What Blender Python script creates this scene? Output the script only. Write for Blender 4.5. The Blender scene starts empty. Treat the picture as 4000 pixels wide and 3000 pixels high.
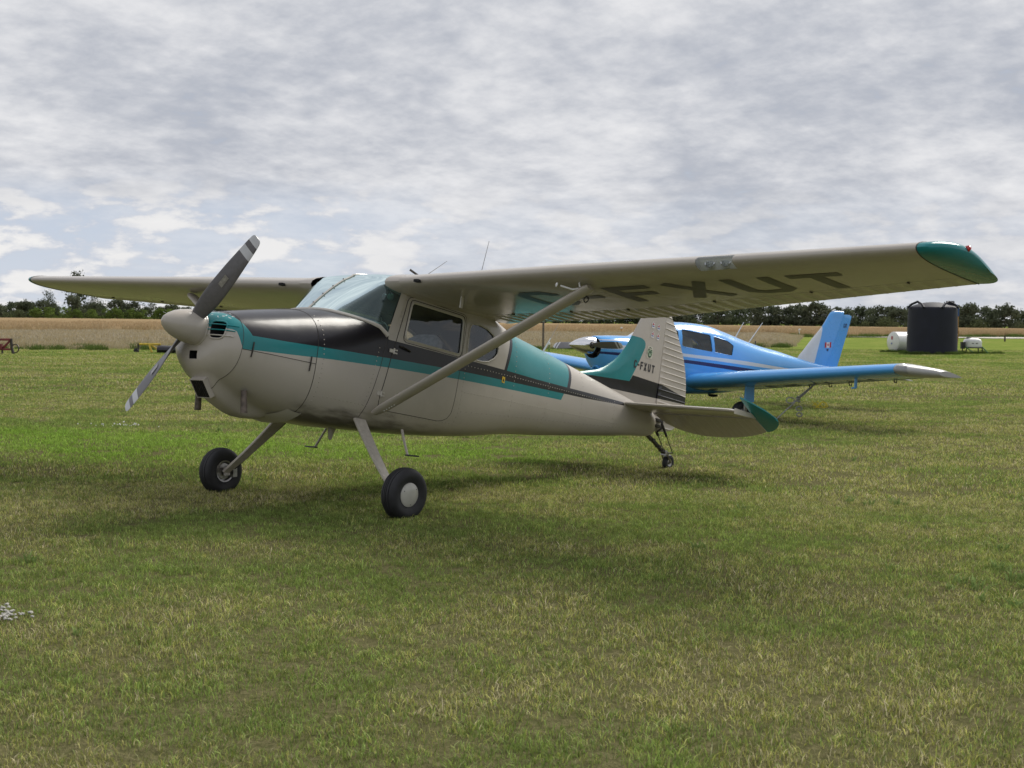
import bpy, bmesh, math, random
import numpy as np
from mathutils import Vector, Matrix
random.seed(7); RNG = np.random.default_rng(11)
scene = bpy.context.scene
COL = scene.collection
rad = math.radians

# ------------------------------------------------------------------ camera
CAM = np.array([7.781, 8.779, 1.614])
YAW, PITCH, ROLL = 3.8386, -0.0470, 0.0106
def cam_axes():
    d = np.array([math.cos(PITCH)*math.cos(YAW), math.cos(PITCH)*math.sin(YAW), math.sin(PITCH)])
    r = np.cross(d, [0, 0, 1]); r /= np.linalg.norm(r); u = np.cross(r, d)
    c, s = math.cos(ROLL), math.sin(ROLL)
    return c*r + s*u, -s*r + c*u, d
_r, _u, _d = cam_axes()
cd = bpy.data.cameras.new('camera'); cam = bpy.data.objects.new('camera', cd); COL.objects.link(cam)
M = Matrix(((_r[0], _u[0], -_d[0], CAM[0]), (_r[1], _u[1], -_d[1], CAM[1]), (_r[2], _u[2], -_d[2], CAM[2]), (0, 0, 0, 1)))
cam.matrix_world = M
cd.sensor_width = 36.0; cd.lens = 36.0*5313.0/4000.0; cd.clip_start = .1; cd.clip_end = 6000
cd.dof.use_dof = True; cd.dof.focus_distance = 11.0; cd.dof.aperture_fstop = 7.0
scene.camera = cam

# ------------------------------------------------------------------ node helper
class NT:
    def __init__(s, tree): s.t = tree
    def n(s, typ, **kw):
        nd = s.t.nodes.new(typ)
        for k, v in kw.items(): setattr(nd, k, v)
        return nd
    def put(s, sock, v):
        if hasattr(v, 'is_linked') or isinstance(v, bpy.types.NodeSocket): s.t.links.new(v, sock)
        else: sock.default_value = v
    def m(s, op, a, b=None, c=None, clamp=False):
        nd = s.n('ShaderNodeMath', operation=op, use_clamp=clamp); s.put(nd.inputs[0], a)
        if b is not None: s.put(nd.inputs[1], b)
        if c is not None: s.put(nd.inputs[2], c)
        return nd.outputs[0]
    def mix(s, f, a, b, blend='MIX'):
        nd = s.n('ShaderNodeMix', data_type='RGBA', blend_type=blend); s.put(nd.inputs[0], f)
        for i, v in ((6, a), (7, b)):
            if isinstance(v, (tuple, list)): v = tuple(v)+(1,) if len(v) == 3 else v
            s.put(nd.inputs[i], v)
        return nd.outputs[2]
    def noise(s, vec, scale, detail=4, rough=.5, lac=2., w=None):
        nd = s.n('ShaderNodeTexNoise'); nd.noise_dimensions = '3D'
        if vec is not None: s.put(nd.inputs['Vector'], vec)
        nd.inputs['Scale'].default_value = scale; nd.inputs['Detail'].default_value = detail
        nd.inputs['Roughness'].default_value = rough; nd.inputs['Lacunarity'].default_value = lac
        return nd.outputs[0]
    def ramp(s, v, lo, hi, a=0., b=1., smooth=True):
        nd = s.n('ShaderNodeMapRange', interpolation_type='SMOOTHSTEP' if smooth else 'LINEAR'); s.put(nd.inputs[0], v)
        for i, x in ((1, lo), (2, hi), (3, a), (4, b)): nd.inputs[i].default_value = x
        return nd.outputs[0]
    def xyz(s, v):
        nd = s.n('ShaderNodeSeparateXYZ'); s.put(nd.inputs[0], v); return nd.outputs
    def vec(s, x, y, z):
        nd = s.n('ShaderNodeCombineXYZ')
        for i, v in enumerate((x, y, z)): s.put(nd.inputs[i], v)
        return nd.outputs[0]
    def curve(s, v, pts, lo, hi, zs=1.0, z0=0.0):
        """piecewise linear function through pts, v in lo..hi"""
        t = s.ramp(v, lo, hi, 0, 1, smooth=False)
        nd = s.n('ShaderNodeFloatCurve'); s.put(nd.inputs['Value'], t)
        cu = nd.mapping.curves[0]; P = sorted(((p[0]-lo)/(hi-lo), (p[1]-z0)/zs) for p in pts)
        P = [p for p in P if 0 <= p[0] <= 1]
        if P[0][0] > 0: P.insert(0, (0, P[0][1]))
        if P[-1][0] < 1: P.append((1, P[-1][1]))
        cu.points[0].location = P[0]; cu.points[1].location = P[-1]
        for p in P[1:-1]: cu.points.new(*p)
        for p in cu.points: p.handle_type = 'VECTOR'
        nd.mapping.update()
        return s.m('ADD', s.m('MULTIPLY', nd.outputs[0], zs), z0)

# ------------------------------------------------------------------ world: sky with a broken cloud deck
SUN_EL, SUN_DIR = rad(44), Vector((-1, .04, 0)).normalized()
world = bpy.data.worlds.new('World'); scene.world = world; world.use_nodes = True
wt = world.node_tree; wt.nodes.clear(); w = NT(wt)
out = w.n('ShaderNodeOutputWorld'); bg = w.n('ShaderNodeBackground'); wt.links.new(bg.outputs[0], out.inputs[0])
sky = w.n('ShaderNodeTexSky', sky_type='NISHITA'); sky.sun_disc = False
sky.sun_elevation = SUN_EL; sky.sun_rotation = math.atan2(SUN_DIR.x, SUN_DIR.y)
sky.air_density = 1.0; sky.dust_density = 1.0
STR = 0.058
tc = w.n('ShaderNodeTexCoord'); dx, dy, dz = w.xyz(tc.outputs['Generated'])
zz = w.m('ADD', w.m('MAXIMUM', dz, 0.0), 0.25)
px, py = w.m('DIVIDE', dx, zz), w.m('DIVIDE', dy, zz)
p = w.vec(px, py, 0.0)
warp = w.n('ShaderNodeTexNoise'); w.put(warp.inputs['Vector'], p); warp.inputs['Scale'].default_value = .55; warp.inputs['Detail'].default_value = 3
wv = w.n('ShaderNodeVectorMath', operation='MULTIPLY_ADD'); w.put(wv.inputs[0], warp.outputs['Color']); wv.inputs[1].default_value = (.30, .30, 0); w.put(wv.inputs[2], p)
pw = wv.outputs[0]
n1 = w.noise(pw, 1.3, 6, .58)         # large masses
n2 = w.noise(pw, 5.6, 9, .60)       # billows
n3 = w.noise(pw, 17., 6, .60)         # small tufts
lum = w.m('ADD', w.m('ADD', w.m('MULTIPLY', n1, .46), w.m('MULTIPLY', n2, .36)), w.m('MULTIPLY', n3, .18))
bright = w.ramp(lum, .355, .665)
cloud = w.mix(bright, (4.6, 4.9, 5.6), (8.9, 8.9, 9.05))
thin = w.ramp(lum, .30, .42)          # thin places let the blue through
el = w.m('ARCSINE', w.m('MINIMUM', w.m('MAXIMUM', dz, -1.0), 1.0))
low = w.ramp(el, rad(3.4), rad(6.2), 1.0, 0.0)
# low cumulus in the clear band above the horizon
az = w.m('ARCTAN2', dy, dx)
q = w.vec(w.m('MULTIPLY', az, 9.0), w.m('MULTIPLY', el, 24.0), 3.3)
c1 = w.noise(q, 2.1, 7, .55)
tower = w.ramp(c1, .46, .54)
blue_low = w.mix(w.ramp(el, 0.0, rad(6)), (6.6, 7.1, 7.9), (5.5, 6.3, 7.6))
sk = w.mix(.35, blue_low, sky.outputs[0])
cum = w.mix(tower, blue_low, w.mix(w.ramp(c1, .47, .60), (6.0, 6.4, 7.3), (9.2, 9.1, 9.0)))
upper = w.mix(thin, w.mix(.25, (5.5, 6.3, 7.9), sky.outputs[0]), cloud)
west = w.ramp(az, -2.46, -2.26, .35, 1.0)
col = w.mix(w.m('MULTIPLY', w.m('MULTIPLY', low, west), w.ramp(lum, .46, .60, 1.0, .7)), upper, cum)
w.put(bg.inputs[0], col); bg.inputs[1].default_value = STR

sd = bpy.data.lights.new('sun', 'SUN'); sun = bpy.data.objects.new('sun', sd); COL.objects.link(sun)
sd.energy = 2.3; sd.angle = rad(32); sd.color = (1.0, .95, .86)
sv = -(SUN_DIR*math.cos(SUN_EL)+Vector((0, 0, math.sin(SUN_EL))))
sun.rotation_mode = 'QUATERNION'; sun.rotation_quaternion = sv.to_track_quat('-Z', 'Y'); sun.location = (-30, 0, 40)
scene.view_settings.view_transform = 'Standard'; scene.view_settings.look = 'None'
scene.view_settings.exposure = 0.72; scene.view_settings.gamma = 1.0; scene.view_settings.use_curve_mapping = False
scene.cycles.max_bounces = 8; scene.cycles.transparent_max_bounces = 24

# ------------------------------------------------------------------ object helpers
def tag(o, label=None, cat=None, group=None, kind=None):
    for k, v in (('label', label), ('category', cat), ('group', group), ('kind', kind)):
        if v: o[k] = v
    return o
def empty(name, loc=(0, 0, 0), rotz=0):
    o = bpy.data.objects.new(name, None); COL.objects.link(o); o.location = loc; o.rotation_euler = (0, 0, rotz)
    o.empty_display_size = .3; return o
def mobj(name, verts, faces, mats, parent=None, smooth=True, auto=None, midx=None):
    me = bpy.data.meshes.new(name); me.from_pydata([tuple(map(float, v)) for v in verts], [], [tuple(map(int, f)) for f in faces]); me.update()
    return finish(name, me, mats, parent, smooth, auto, midx)
def finish(name, me, mats, parent=None, smooth=True, auto=None, midx=None):
    if not isinstance(mats, (list, tuple)): mats = [mats]
    for m_ in mats: me.materials.append(m_)
    if midx is not None: me.polygons.foreach_set('material_index', np.array(midx, dtype=np.int32))
    if smooth: me.polygons.foreach_set('use_smooth', np.ones(len(me.polygons), dtype=bool))
    if auto: me.set_sharp_from_angle(angle=rad(auto))
    o = bpy.data.objects.new(name, me); COL.objects.link(o)
    if parent: o.parent = parent
    return o
class Geo:
    """collects simple shapes into one mesh"""
    def __init__(s): s.v, s.f, s.mi = [], [], []; s.cur = 0
    def add(s, V, F):
        b = len(s.v); s.v += [tuple(x) for x in V]; s.f += [tuple(i+b for i in f) for f in F]; s.mi += [s.cur]*len(F); return s
    def grid(s, rings, close=True, cap0=False, cap1=False):
        R_ = [list(map(tuple, r)) for r in rings]; n = len(R_[0]); V = [q for r in R_ for q in r]; F = []
        for i in range(len(R_)-1):
            for j in range(n if close else n-1):
                k = (j+1) % n; F.append((i*n+j, i*n+k, (i+1)*n+k, (i+1)*n+j))
        if cap0: F.append(tuple(range(n-1, -1, -1)))
        if cap1: F.append(tuple((len(R_)-1)*n+j for j in range(n)))
        return s.add(V, F)
    def tube(s, path, r, n=8, cap=True, flat=None):
        P = [np.array(q, float) for q in path]; rr = r if isinstance(r, (list, tuple)) else [r]*len(P); rings = []; up = None
        for i, c in enumerate(P):
            t = P[min(i+1, len(P)-1)]-P[max(i-1, 0)]; t /= np.linalg.norm(t)+1e-12
            if up is None: up = np.array([0, 0, 1.]) if abs(t[2]) < .9 else np.array([1., 0, 0])
            a = np.cross(t, up); a /= np.linalg.norm(a)+1e-12; b = np.cross(a, t); up = b
            rings.append([c+rr[i]*(math.cos(2*math.pi*k/n)*a+(flat or 1)*math.sin(2*math.pi*k/n)*b) for k in range(n)])
        return s.grid(rings, True, cap, cap)
    def box(s, c, size, rot=None, taper=1.0):
        x, y, z = [q/2 for q in size]
        V = [np.array((sx*x*(taper if sz > 0 else 1), sy*y*(taper if sz > 0 else 1), sz*z)) for sz in (-1, 1) for sx, sy in ((-1, -1), (1, -1), (1, 1), (-1, 1))]
        if rot is not None: V = [np.array(rot) @ q for q in V]
        return s.add([q+np.array(c) for q in V], [(3, 2, 1, 0), (4, 5, 6, 7), (0, 1, 5, 4), (1, 2, 6, 5), (2, 3, 7, 6), (3, 0, 4, 7)])
    def lathe(s, prof, c=(0, 0, 0), axis=(0, 0, 1), n=24, caps=(False, False)):
        ax = np.array(axis, float); ax /= np.linalg.norm(ax); h = np.array([1., 0, 0]) if abs(ax[0]) < .8 else np.array([0, 1., 0])
        a = np.cross(ax, h); a /= np.linalg.norm(a); b = np.cross(ax, a); c = np.array(c, float)
        return s.grid([[c+z*ax+r*(math.cos(2*math.pi*k/n)*a+math.sin(2*math.pi*k/n)*b) for k in range(n)] for r, z in prof], True, *caps)
    def obj(s, name, mats, parent=None, smooth=True, auto=40):
        if not isinstance(mats, (list, tuple)): mats = [mats]
        return mobj(name, s.v, s.f, mats, parent, smooth, auto, s.mi if len(mats) > 1 else None)

# ------------------------------------------------------------------ materials
def pmat(name, colr, rough=.5, metal=0., coat=0., var=0., vscale=6., bump=0., bscale=60., spec=.5, coord='Object', trans=0.):
    m_ = bpy.data.materials.new(name); m_.use_nodes = True; t = m_.node_tree; g = NT(t); b = t.nodes['Principled BSDF']
    b.inputs['Roughness'].default_value = rough; b.inputs['Metallic'].default_value = metal
    b.inputs['Coat Weight'].default_value = coat; b.inputs['Coat Roughness'].default_value = .06; b.inputs['Specular IOR Level'].default_value = spec
    t_c = g.n('ShaderNodeTexCoord').outputs[coord]
    if var:
        nz = g.noise(t_c, vscale, 5, .6)
        c_ = g.mix(g.ramp(nz, .3, .7), [x*(1-var) for x in colr], [min(1, x*(1+var)) for x in colr])
        g.put(b.inputs['Base Color'], c_)
        g.put(b.inputs['Roughness'], g.m('ADD', rough-.06, g.m('MULTIPLY', nz, .12)))
    else: b.inputs['Base Color'].default_value = tuple(colr)+(1,)
    if bump:
        bn = g.n('ShaderNodeBump'); bn.inputs['Strength'].default_value = bump; bn.inputs['Distance'].default_value = .01
        g.put(bn.inputs['Height'], g.noise(t_c, bscale, 4, .6)); t.links.new(bn.outputs[0], b.inputs['Normal'])
    return m_
TAUPE, TEAL, BLK = (.45, .412, .365), (.010, .20, .215), (.0065, .0055, .010)
def paint(name, logic, rough=.28, coat=.15, dents=.0):
    """gloss aircraft paint, colour split by logic(g, x, y, z) in the airframe's own coordinates"""
    m_ = bpy.data.materials.new(name); m_.use_nodes = True; t = m_.node_tree; g = NT(t); b = t.nodes['Principled BSDF']
    oc = g.n('ShaderNodeTexCoord').outputs['Object']; x, y, z = g.xyz(oc)
    c_ = logic(g, x, y, z, oc)
    dirt = g.noise(oc, 3.0, 6, .65); fine = g.noise(oc, 38., 3, .6)
    c_ = g.mix(g.m('MULTIPLY', g.ramp(dirt, .45, .75), .14), c_, g.mix(1., c_, (.45, .42, .36), 'MULTIPLY'))
    c_ = g.mix(g.m('MULTIPLY', g.ramp(fine, .64, .76), .025), c_, (.55, .52, .46))
    g.put(b.inputs['Base Color'], c_)
    g.put(b.inputs['Roughness'], g.m('ADD', rough-.05, g.m('MULTIPLY', dirt, .16)))
    b.inputs['Coat Weight'].default_value = coat; b.inputs['Coat Roughness'].default_value = .08; b.inputs['Specular IOR Level'].default_value = .42
    bn = g.n('ShaderNodeBump'); bn.inputs['Strength'].default_value = .16; bn.inputs['Distance'].default_value = .02
    g.put(bn.inputs['Height'], g.noise(oc, 4.5, 2, .5)); t.links.new(bn.outputs[0], b.inputs['Normal'])
    return m_
def gt(g, a, b): return g.m('GREATER_THAN', a, b)
def lt(g, a, b): return g.m('LESS_THAN', a, b)
def AND(g, *a):
    r = a[0]
    for q in a[1:]: r = g.m('MULTIPLY', r, q)
    return r
def fus_logic(g, x, y, z, oc):
    lo, hi = -5.3, 1.5
    zbl = g.curve(x, [(1.2, 1.263), (.9, 1.273), (.45, 1.297), (-.16, 1.331), (-1.03, 1.374), (-1.9, 1.406), (-2.9, 1.447), (-3.35, 1.466), (-4.2, 1.514), (-5.2, 1.57)], lo, hi, 3.0)
    ztl = g.curve(x, [(1.42, 1.29), (1.318, 1.285), (1.262, 1.146), (.85, 1.177), (.43, 1.211), (-.17, 1.251), (-1.04, 1.297), (-1.9, 1.333), (-2.95, 1.38)], lo, hi, 3.0)
    zbu = g.curve(x, [(1.42, 2.9), (.30, 2.9), (.29, 1.78), (-.135, 1.72), (-.147, 1.488), (-1.0, 1.489), (-1.77, 1.499), (-2.33, 1.503), (-2.96, 1.52), (-3.6, 1.537), (-4.2, 1.549), (-5.2, 1.58)], lo, hi, 3.0)
    front = lt(g, x, g.m('MULTIPLY_ADD', g.m('SUBTRACT', z, 1.263), .73, 1.196))
    black = AND(g, gt(g, z, zbl), lt(g, z, zbu), front, gt(g, x, -4.22))
    teal = AND(g, gt(g, z, ztl), g.m('MAXIMUM', lt(g, z, zbl), g.m('SUBTRACT', 1., front)), gt(g, x, g.m('MULTIPLY_ADD', g.m('SUBTRACT', z, 1.375), -.59, -2.869)))
    up = gt(g, z, zbu); z5 = g.m('SUBTRACT', z, 1.5)
    ln = lambda k, c: g.m('MULTIPLY_ADD', z5, k, c)
    pan = AND(g, up, lt(g, x, ln(-.22, -1.757)), gt(g, x, ln(-.34, -3.016)))
    pant = AND(g, up, lt(g, x, ln(-.27, -1.80)), gt(g, x, ln(-.38, -2.955)))
    c_ = g.mix(teal, TAUPE, TEAL); c_ = g.mix(black, c_, BLK); c_ = g.mix(pan, c_, BLK); c_ = g.mix(pant, c_, TEAL)
    zs_ = g.m('ADD', z, g.m('MULTIPLY', g.m('SUBTRACT', g.noise(g.vec(g.m('MULTIPLY', x, .5), y, g.m('MULTIPLY', z, 2.)), 7., 4, .6), .5), .35))
    oil = AND(g, g.ramp(zs_, .70, .86, .75, 0.), g.ramp(x, .55, .75, 1., 0.), g.ramp(x, -1.6, -.5, 0., 1.)); c_ = g.mix(oil, c_, (.045, .035, .026))
    chip = AND(g, gt(g, g.noise(oc, 30., 4, .65), .60), gt(g, x, 1.27), gt(g, z, 1.365))
    return g.mix(chip, c_, (.62, .66, .66))
def fin_logic(g, x, y, z, oc):
    lo, hi = -5.8, -3.2
    bu = g.curve(x, [(-5.65, 1.82), (-5.12, 1.889), (-4.512, 1.899), (-4.463, 1.824), (-3.565, 1.757), (-3.4, 1.745)], lo, hi, 1.0, 1.2)
    bl = g.curve(x, [(-5.65, 1.738), (-4.988, 1.714), (-3.968, 1.681), (-3.616, 1.725), (-3.45, 1.76)], lo, hi, 1.0, 1.2)
    e = g.curve(z, [(1.7, -4.40), (1.824, -4.463), (2.081, -4.608), (2.25, -4.688), (2.29, -4.685), (2.32, -4.66), (2.338, -4.60), (2.342, -4.2), (2.5, -4.2)], 1.6, 2.6, 1.0, -5.0)
    band = AND(g, lt(g, z, bu), gt(g, z, bl))
    teal = AND(g, gt(g, z, bu), gt(g, x, e))
    return g.mix(band, g.mix(teal, TAUPE, TEAL), BLK)
M_FUS = paint('airframe_paint', fus_logic); M_FIN = paint('fin_paint', fin_logic)
M_TAUPE = paint('taupe_paint', lambda g, x, y, z, oc: g.mix(0., TAUPE, TAUPE), .15, .0)
M_TEAL = paint('teal_paint', lambda g, x, y, z, oc: g.mix(0., TEAL, TEAL), .16, .1)
M_BLACKP = pmat('black_paint', (.014, .013, .017), .35, var=.3)
M_TRIM = pmat('bright_trim', (.50, .47, .42), .3, .0, .3)
M_SEAM = pmat('dark_seam', (.05, .045, .04), .7)
M_RUB = pmat('tyre_rubber', (.016, .016, .019), .62, var=.35, vscale=14, bump=.15, bscale=90)
M_STEEL = pmat('steel', (.35, .34, .33), .35, 1., var=.25, vscale=30)
M_ALU = pmat('polished_metal', (.80, .80, .82), .12, 1.)
M_DARKMET = pmat('dark_metal', (.06, .055, .05), .5, .7, var=.4, vscale=30)
M_RUST = pmat('rusty_metal', (.13, .105, .09), .6, .4, var=.5, vscale=20)
M_HOLE = pmat('hollow_shade', (.008, .008, .009), .9)  # near-black colour paints in the darkness of openings
M_FINS = pmat('cylinder_metal', (.10, .095, .09), .55, .5)
M_CREAM = pmat('cream_paint', (.50, .485, .44), .3, 0, .4, var=.08)
M_LEG = pmat('worn_leg_paint', (.40, .365, .315), .4, 0, .1, var=.12, vscale=25)
M_PROP = pmat('blade_grey', (.105, .100, .106), .45, 0., .25, var=.10, vscale=40)
M_PROPW = pmat('blade_white', (.52, .53, .56), .4, 0, .2, var=.08)
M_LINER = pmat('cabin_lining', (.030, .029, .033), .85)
M_SEATM = pmat('seat_cloth', (.34, .31, .34), .9, var=.2, vscale=20, bump=.2)
M_GREEN = pmat('green_plastic', (.07, .15, .10), .35)
M_RED = pmat('red_lens', (.45, .015, .02), .12, 0, .6)
M_WHITE = pmat('white_paint', (.72, .72, .72), .35, 0, .3, var=.04)
M_YEL = pmat('yellow_decal', (.68, .46, .02), .5)
def glass(name, tint, ior=1.5, rough=.0, painted_sheen=(.01, .05), gcol=(1., 1., 1.)):
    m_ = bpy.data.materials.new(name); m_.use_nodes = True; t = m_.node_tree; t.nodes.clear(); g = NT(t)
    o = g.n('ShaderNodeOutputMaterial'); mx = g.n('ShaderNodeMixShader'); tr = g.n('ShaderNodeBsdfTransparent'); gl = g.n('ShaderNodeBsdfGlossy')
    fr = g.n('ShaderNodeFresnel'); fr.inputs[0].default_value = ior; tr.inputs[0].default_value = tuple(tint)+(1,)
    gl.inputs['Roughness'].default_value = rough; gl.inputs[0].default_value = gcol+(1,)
    # pale teal diffuse painted in for sky reflection and tint
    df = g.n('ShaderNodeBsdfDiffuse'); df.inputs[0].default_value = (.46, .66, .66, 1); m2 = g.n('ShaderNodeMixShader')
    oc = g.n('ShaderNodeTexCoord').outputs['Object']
    g.put(m2.inputs[0], g.ramp(g.noise(oc, 3., 4, .6), .3, .8, *painted_sheen))
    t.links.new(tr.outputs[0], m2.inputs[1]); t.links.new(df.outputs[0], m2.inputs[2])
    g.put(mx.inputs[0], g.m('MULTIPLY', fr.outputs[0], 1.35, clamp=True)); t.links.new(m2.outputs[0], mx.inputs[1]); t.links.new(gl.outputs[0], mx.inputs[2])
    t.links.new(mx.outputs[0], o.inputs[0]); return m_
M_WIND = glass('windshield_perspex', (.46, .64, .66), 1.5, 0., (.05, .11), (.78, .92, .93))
M_PANE = glass('side_window_perspex', (.78, .80, .80), 1.45)
M_LENS = glass('clear_lens', (.92, .94, .95), 1.45, 0., (0., .01))

# ------------------------------------------------------------------ airframe frame: x forward, y to the left wing, z up
TH, BK = 0.1906, 0.0083
_c, _s = math.cos(TH), math.sin(TH); _cb, _sb = math.cos(BK), math.sin(BK)
RB = np.array([[1, 0, 0], [0, _cb, -_sb], [0, _sb, _cb]]) @ np.array([[_c, 0, -_s], [0, 1, 0], [_s, 0, _c]])
def W2B(p): return RB.T @ np.array(p, float)
A = empty('high_wing_airplane')
A.matrix_world = Matrix([list(r)+[0] for r in RB.tolist()]+[[0, 0, 0, 1]])
tag(A, 'taupe high-wing tailwheel airplane with teal and black stripes and a grey two-blade propeller, parked nearest', 'airplane')

def hermite(xs, ys, x):
    xs = np.array(xs, float); ys = np.array(ys, float); o = np.argsort(xs); xs, ys = xs[o], ys[o]
    h = np.diff(xs); d = np.diff(ys)/h; m_ = np.zeros(len(xs)); m_[0], m_[-1] = d[0], d[-1]
    for i in range(1, len(xs)-1):
        if d[i-1]*d[i] > 0: w1, w2 = 2*h[i]+h[i-1], h[i]+2*h[i-1]; m_[i] = (w1+w2)/(w1/d[i-1]+w2/d[i])
    x = float(min(max(x, xs[0]), xs[-1])); i = min(int(np.searchsorted(xs, x, side='right'))-1, len(xs)-2)
    t = (x-xs[i])/h[i]
    return ((2*t**3-3*t**2+1)*ys[i]+(t**3-2*t**2+t)*h[i]*m_[i]+(-2*t**3+3*t**2)*ys[i+1]+(t**3-t**2)*h[i]*m_[i+1])
# x, top, bottom, half width, centre, upper power, lower power
ST_N = [(1.418, 1.345, 1.06, .15, 1.20, 2.2, 2.2), (1.41, 1.375, 1.02, .22, 1.20, 2.4, 2.2), (1.385, 1.40, .975, .295, 1.195, 2.5, 2.2), (1.34, 1.422, .93, .352, 1.19, 2.6, 2.2),
        (1.26, 1.445, .875, .40, 1.185, 2.6, 2.3), (1.1, 1.485, .80, .445, 1.18, 2.6, 2.4), (.9, 1.535, .735, .482, 1.18, 2.6, 2.6), (.6, 1.602, .685, .517, 1.20, 2.8, 2.9),
        (.32, 1.654, .675, .535, 1.23, 3.1, 3.2), (.1, 1.668, .678, .54, 1.25, 4.2, 3.5), (-.144, 1.662, .692, .541, 1.27, 7., 3.8)]
ST_C = [(-.144, 2.045, .692, .541, 1.36, 8., 3.8), (-.4, 2.10, .71, .545, 1.37, 8., 4.), (-.8, 2.10, .738, .546, 1.38, 8., 4.), (-1.0, 2.085, .755, .545, 1.38, 8., 4.), (-1.4, 2.03, .80, .53, 1.39, 7.5, 4.),
        (-1.8, 1.958, .855, .492, 1.40, 4.5, 3.6), (-2.05, 1.93, .90, .46, 1.41, 3.2, 3.4), (-2.3, 1.912, .938, .428, 1.42, 2.7, 3.2), (-2.9, 1.845, 1.005, .34, 1.44, 2.5, 3.0),
        (-3.5, 1.765, 1.08, .26, 1.45, 2.4, 2.8), (-4.2, 1.668, 1.17, .176, 1.45, 2.3, 2.6), (-4.6, 1.61, 1.225, .125, 1.45, 2.3, 2.4), (-5.0, 1.55, 1.275, .075, 1.43, 2.2, 2.2), (-5.04, 1.53, 1.29, .06, 1.42, 2.1, 2.1)]
def sect(x, cabin=None):
    T = ST_C if (cabin if cabin is not None else x < -.144) else ST_N
    xs = [s_[0] for s_ in T]; return [hermite(xs, [s_[k] for s_ in T], x) for k in range(1, 7)]
CHIN = [(1.32, 0.), (1.27, .06), (1.2, .095), (1.0, .10), (.8, .07), (.62, .0), (.5, 0)]
def ring(x, n=80, cabin=None, inset=0.):
    zt, zb, w_, zc, nu, nl = sect(x, cabin); P = []
    zt -= inset; zb += inset; w_ -= inset
    ch = hermite([c_[0] for c_ in CHIN], [c_[1] for c_ in CHIN], x) if .5 < x < 1.32 else 0.
    for k in range(n):
        a = 2*math.pi*(k+.5)/n; ca, sa = math.cos(a), math.sin(a)
        # spread samples evenly round boxy sections
        nn = nu if sa > 0 else nl
        y_ = w_*math.copysign(abs(ca)**(2/nn), ca); h = (zt-zc) if sa > 0 else (zc-zb); z_ = zc+h*math.copysign(abs(sa)**(2/nn), sa)
        if sa < 0: z_ -= ch*math.exp(-(y_/.14)**6)
        P.append((x, y_, z_))
    return P
def ring_even(x, n=80, cabin=None, inset=0.):
    """same section, resampled by arc length so that flat sides get vertices too"""
    P = np.array(ring(x, 400, cabin, inset)); Q = np.vstack([P, P[:1]]); d = np.r_[0, np.cumsum(np.linalg.norm(np.diff(Q, axis=0), axis=1))]
    # start at the top centre for alignment
    t = (np.arange(n)+.5)/n*d[-1]
    return np.stack([np.interp(t, d, Q[:, k]) for k in range(3)], 1)
def surf_y(x, z):
    zt, zb, w_, zc, nu, nl = sect(x); h, nn = ((zt-zc), nu) if z > zc else ((zc-zb), nl)
    u = min(.9999, abs((z-zc)/h)); return w_*(1-u**nn)**(1/nn)
def surf_z(x, y, cabin=False):
    zt, zb, w_, zc, nu, nl = sect(x, cabin); u = min(.9999, abs(y)/w_); return zc+(zt-zc)*(1-u**nu)**(1/nu)

DOOR_WIN = [(-.335, 1.56), (-.345, 1.535), (-.372, 1.522), (-1.02, 1.518), (-1.05, 1.525), (-1.062, 1.55), (-1.055, 1.815), (-1.043, 1.843), (-1.012, 1.853), (-.415, 1.858), (-.385, 1.852), (-.368, 1.83)]
REAR_WIN = [(-1.150, 1.60), (-1.160, 1.555), (-1.20, 1.522), (-1.27, 1.512), (-1.38, 1.512), (-1.48, 1.53), (-1.56, 1.572), (-1.607, 1.625), (-1.612, 1.675), (-1.575, 1.735), (-1.50, 1.79), (-1.41, 1.822), (-1.29, 1.838), (-1.20, 1.832), (-1.165, 1.815), (-1.150, 1.78)]
DOOR = [(-.24, 1.49), (-.204, 1.319), (-.160, 1.061), (-.150, .97), (-.165, .915), (-.205, .888), (-.93, .896), (-.99, .906), (-1.04, .935), (-1.068, .985), (-1.085, 1.36), (-1.098, 1.82), (-1.088, 1.868), (-1.05, 1.888), (-.40, 1.902), (-.345, 1.893), (-.318, 1.862)]
def inside(poly, x, z):
    r = False; n = len(poly)
    for i in range(n):
        (x1, z1), (x2, z2) = poly[i], poly[(i+1) % n]
        if (z1 > z) != (z2 > z) and x < (x2-x1)*(z-z1)/(z2-z1)+x1: r = not r
    return r
def cut_poly(bm, poly, ax=(0, 2), filt=lambda c: True):
    """score the mesh along a convex polygon seen along the remaining axis; returns faces inside"""
    P = np.array(poly); lo, hi = P.min(0)-.02, P.max(0)+.02
    near = lambda f: any(lo[0] <= v.co[ax[0]] <= hi[0] for v in f.verts) and any(lo[1] <= v.co[ax[1]] <= hi[1] for v in f.verts) and filt(f.calc_center_median())
    def span(f):
        a0 = [v.co[ax[0]] for v in f.verts]; a1 = [v.co[ax[1]] for v in f.verts]
        return max(a0) >= lo[0] and min(a0) <= hi[0] and max(a1) >= lo[1] and min(a1) <= hi[1] and filt(f.calc_center_median())
    n = len(poly)
    for i in range(n):
        a, b = P[i], P[(i+1) % n]; co = [0, 0, 0]; no = [0, 0, 0]
        co[ax[0]], co[ax[1]] = a; no[ax[0]], no[ax[1]] = (b-a)[1], -(b-a)[0]
        fs = [f for f in bm.faces if span(f)]
        es = list({e for f in fs for e in f.edges}); vs = list({v for f in fs for v in f.verts})
        bmesh.ops.bisect_plane(bm, geom=fs+es+vs, dist=1e-5, plane_co=co, plane_no=no)
    return [f for f in bm.faces if filt(f.calc_center_median()) and inside(poly, f.calc_center_median()[ax[0]], f.calc_center_median()[ax[1]])]
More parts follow.
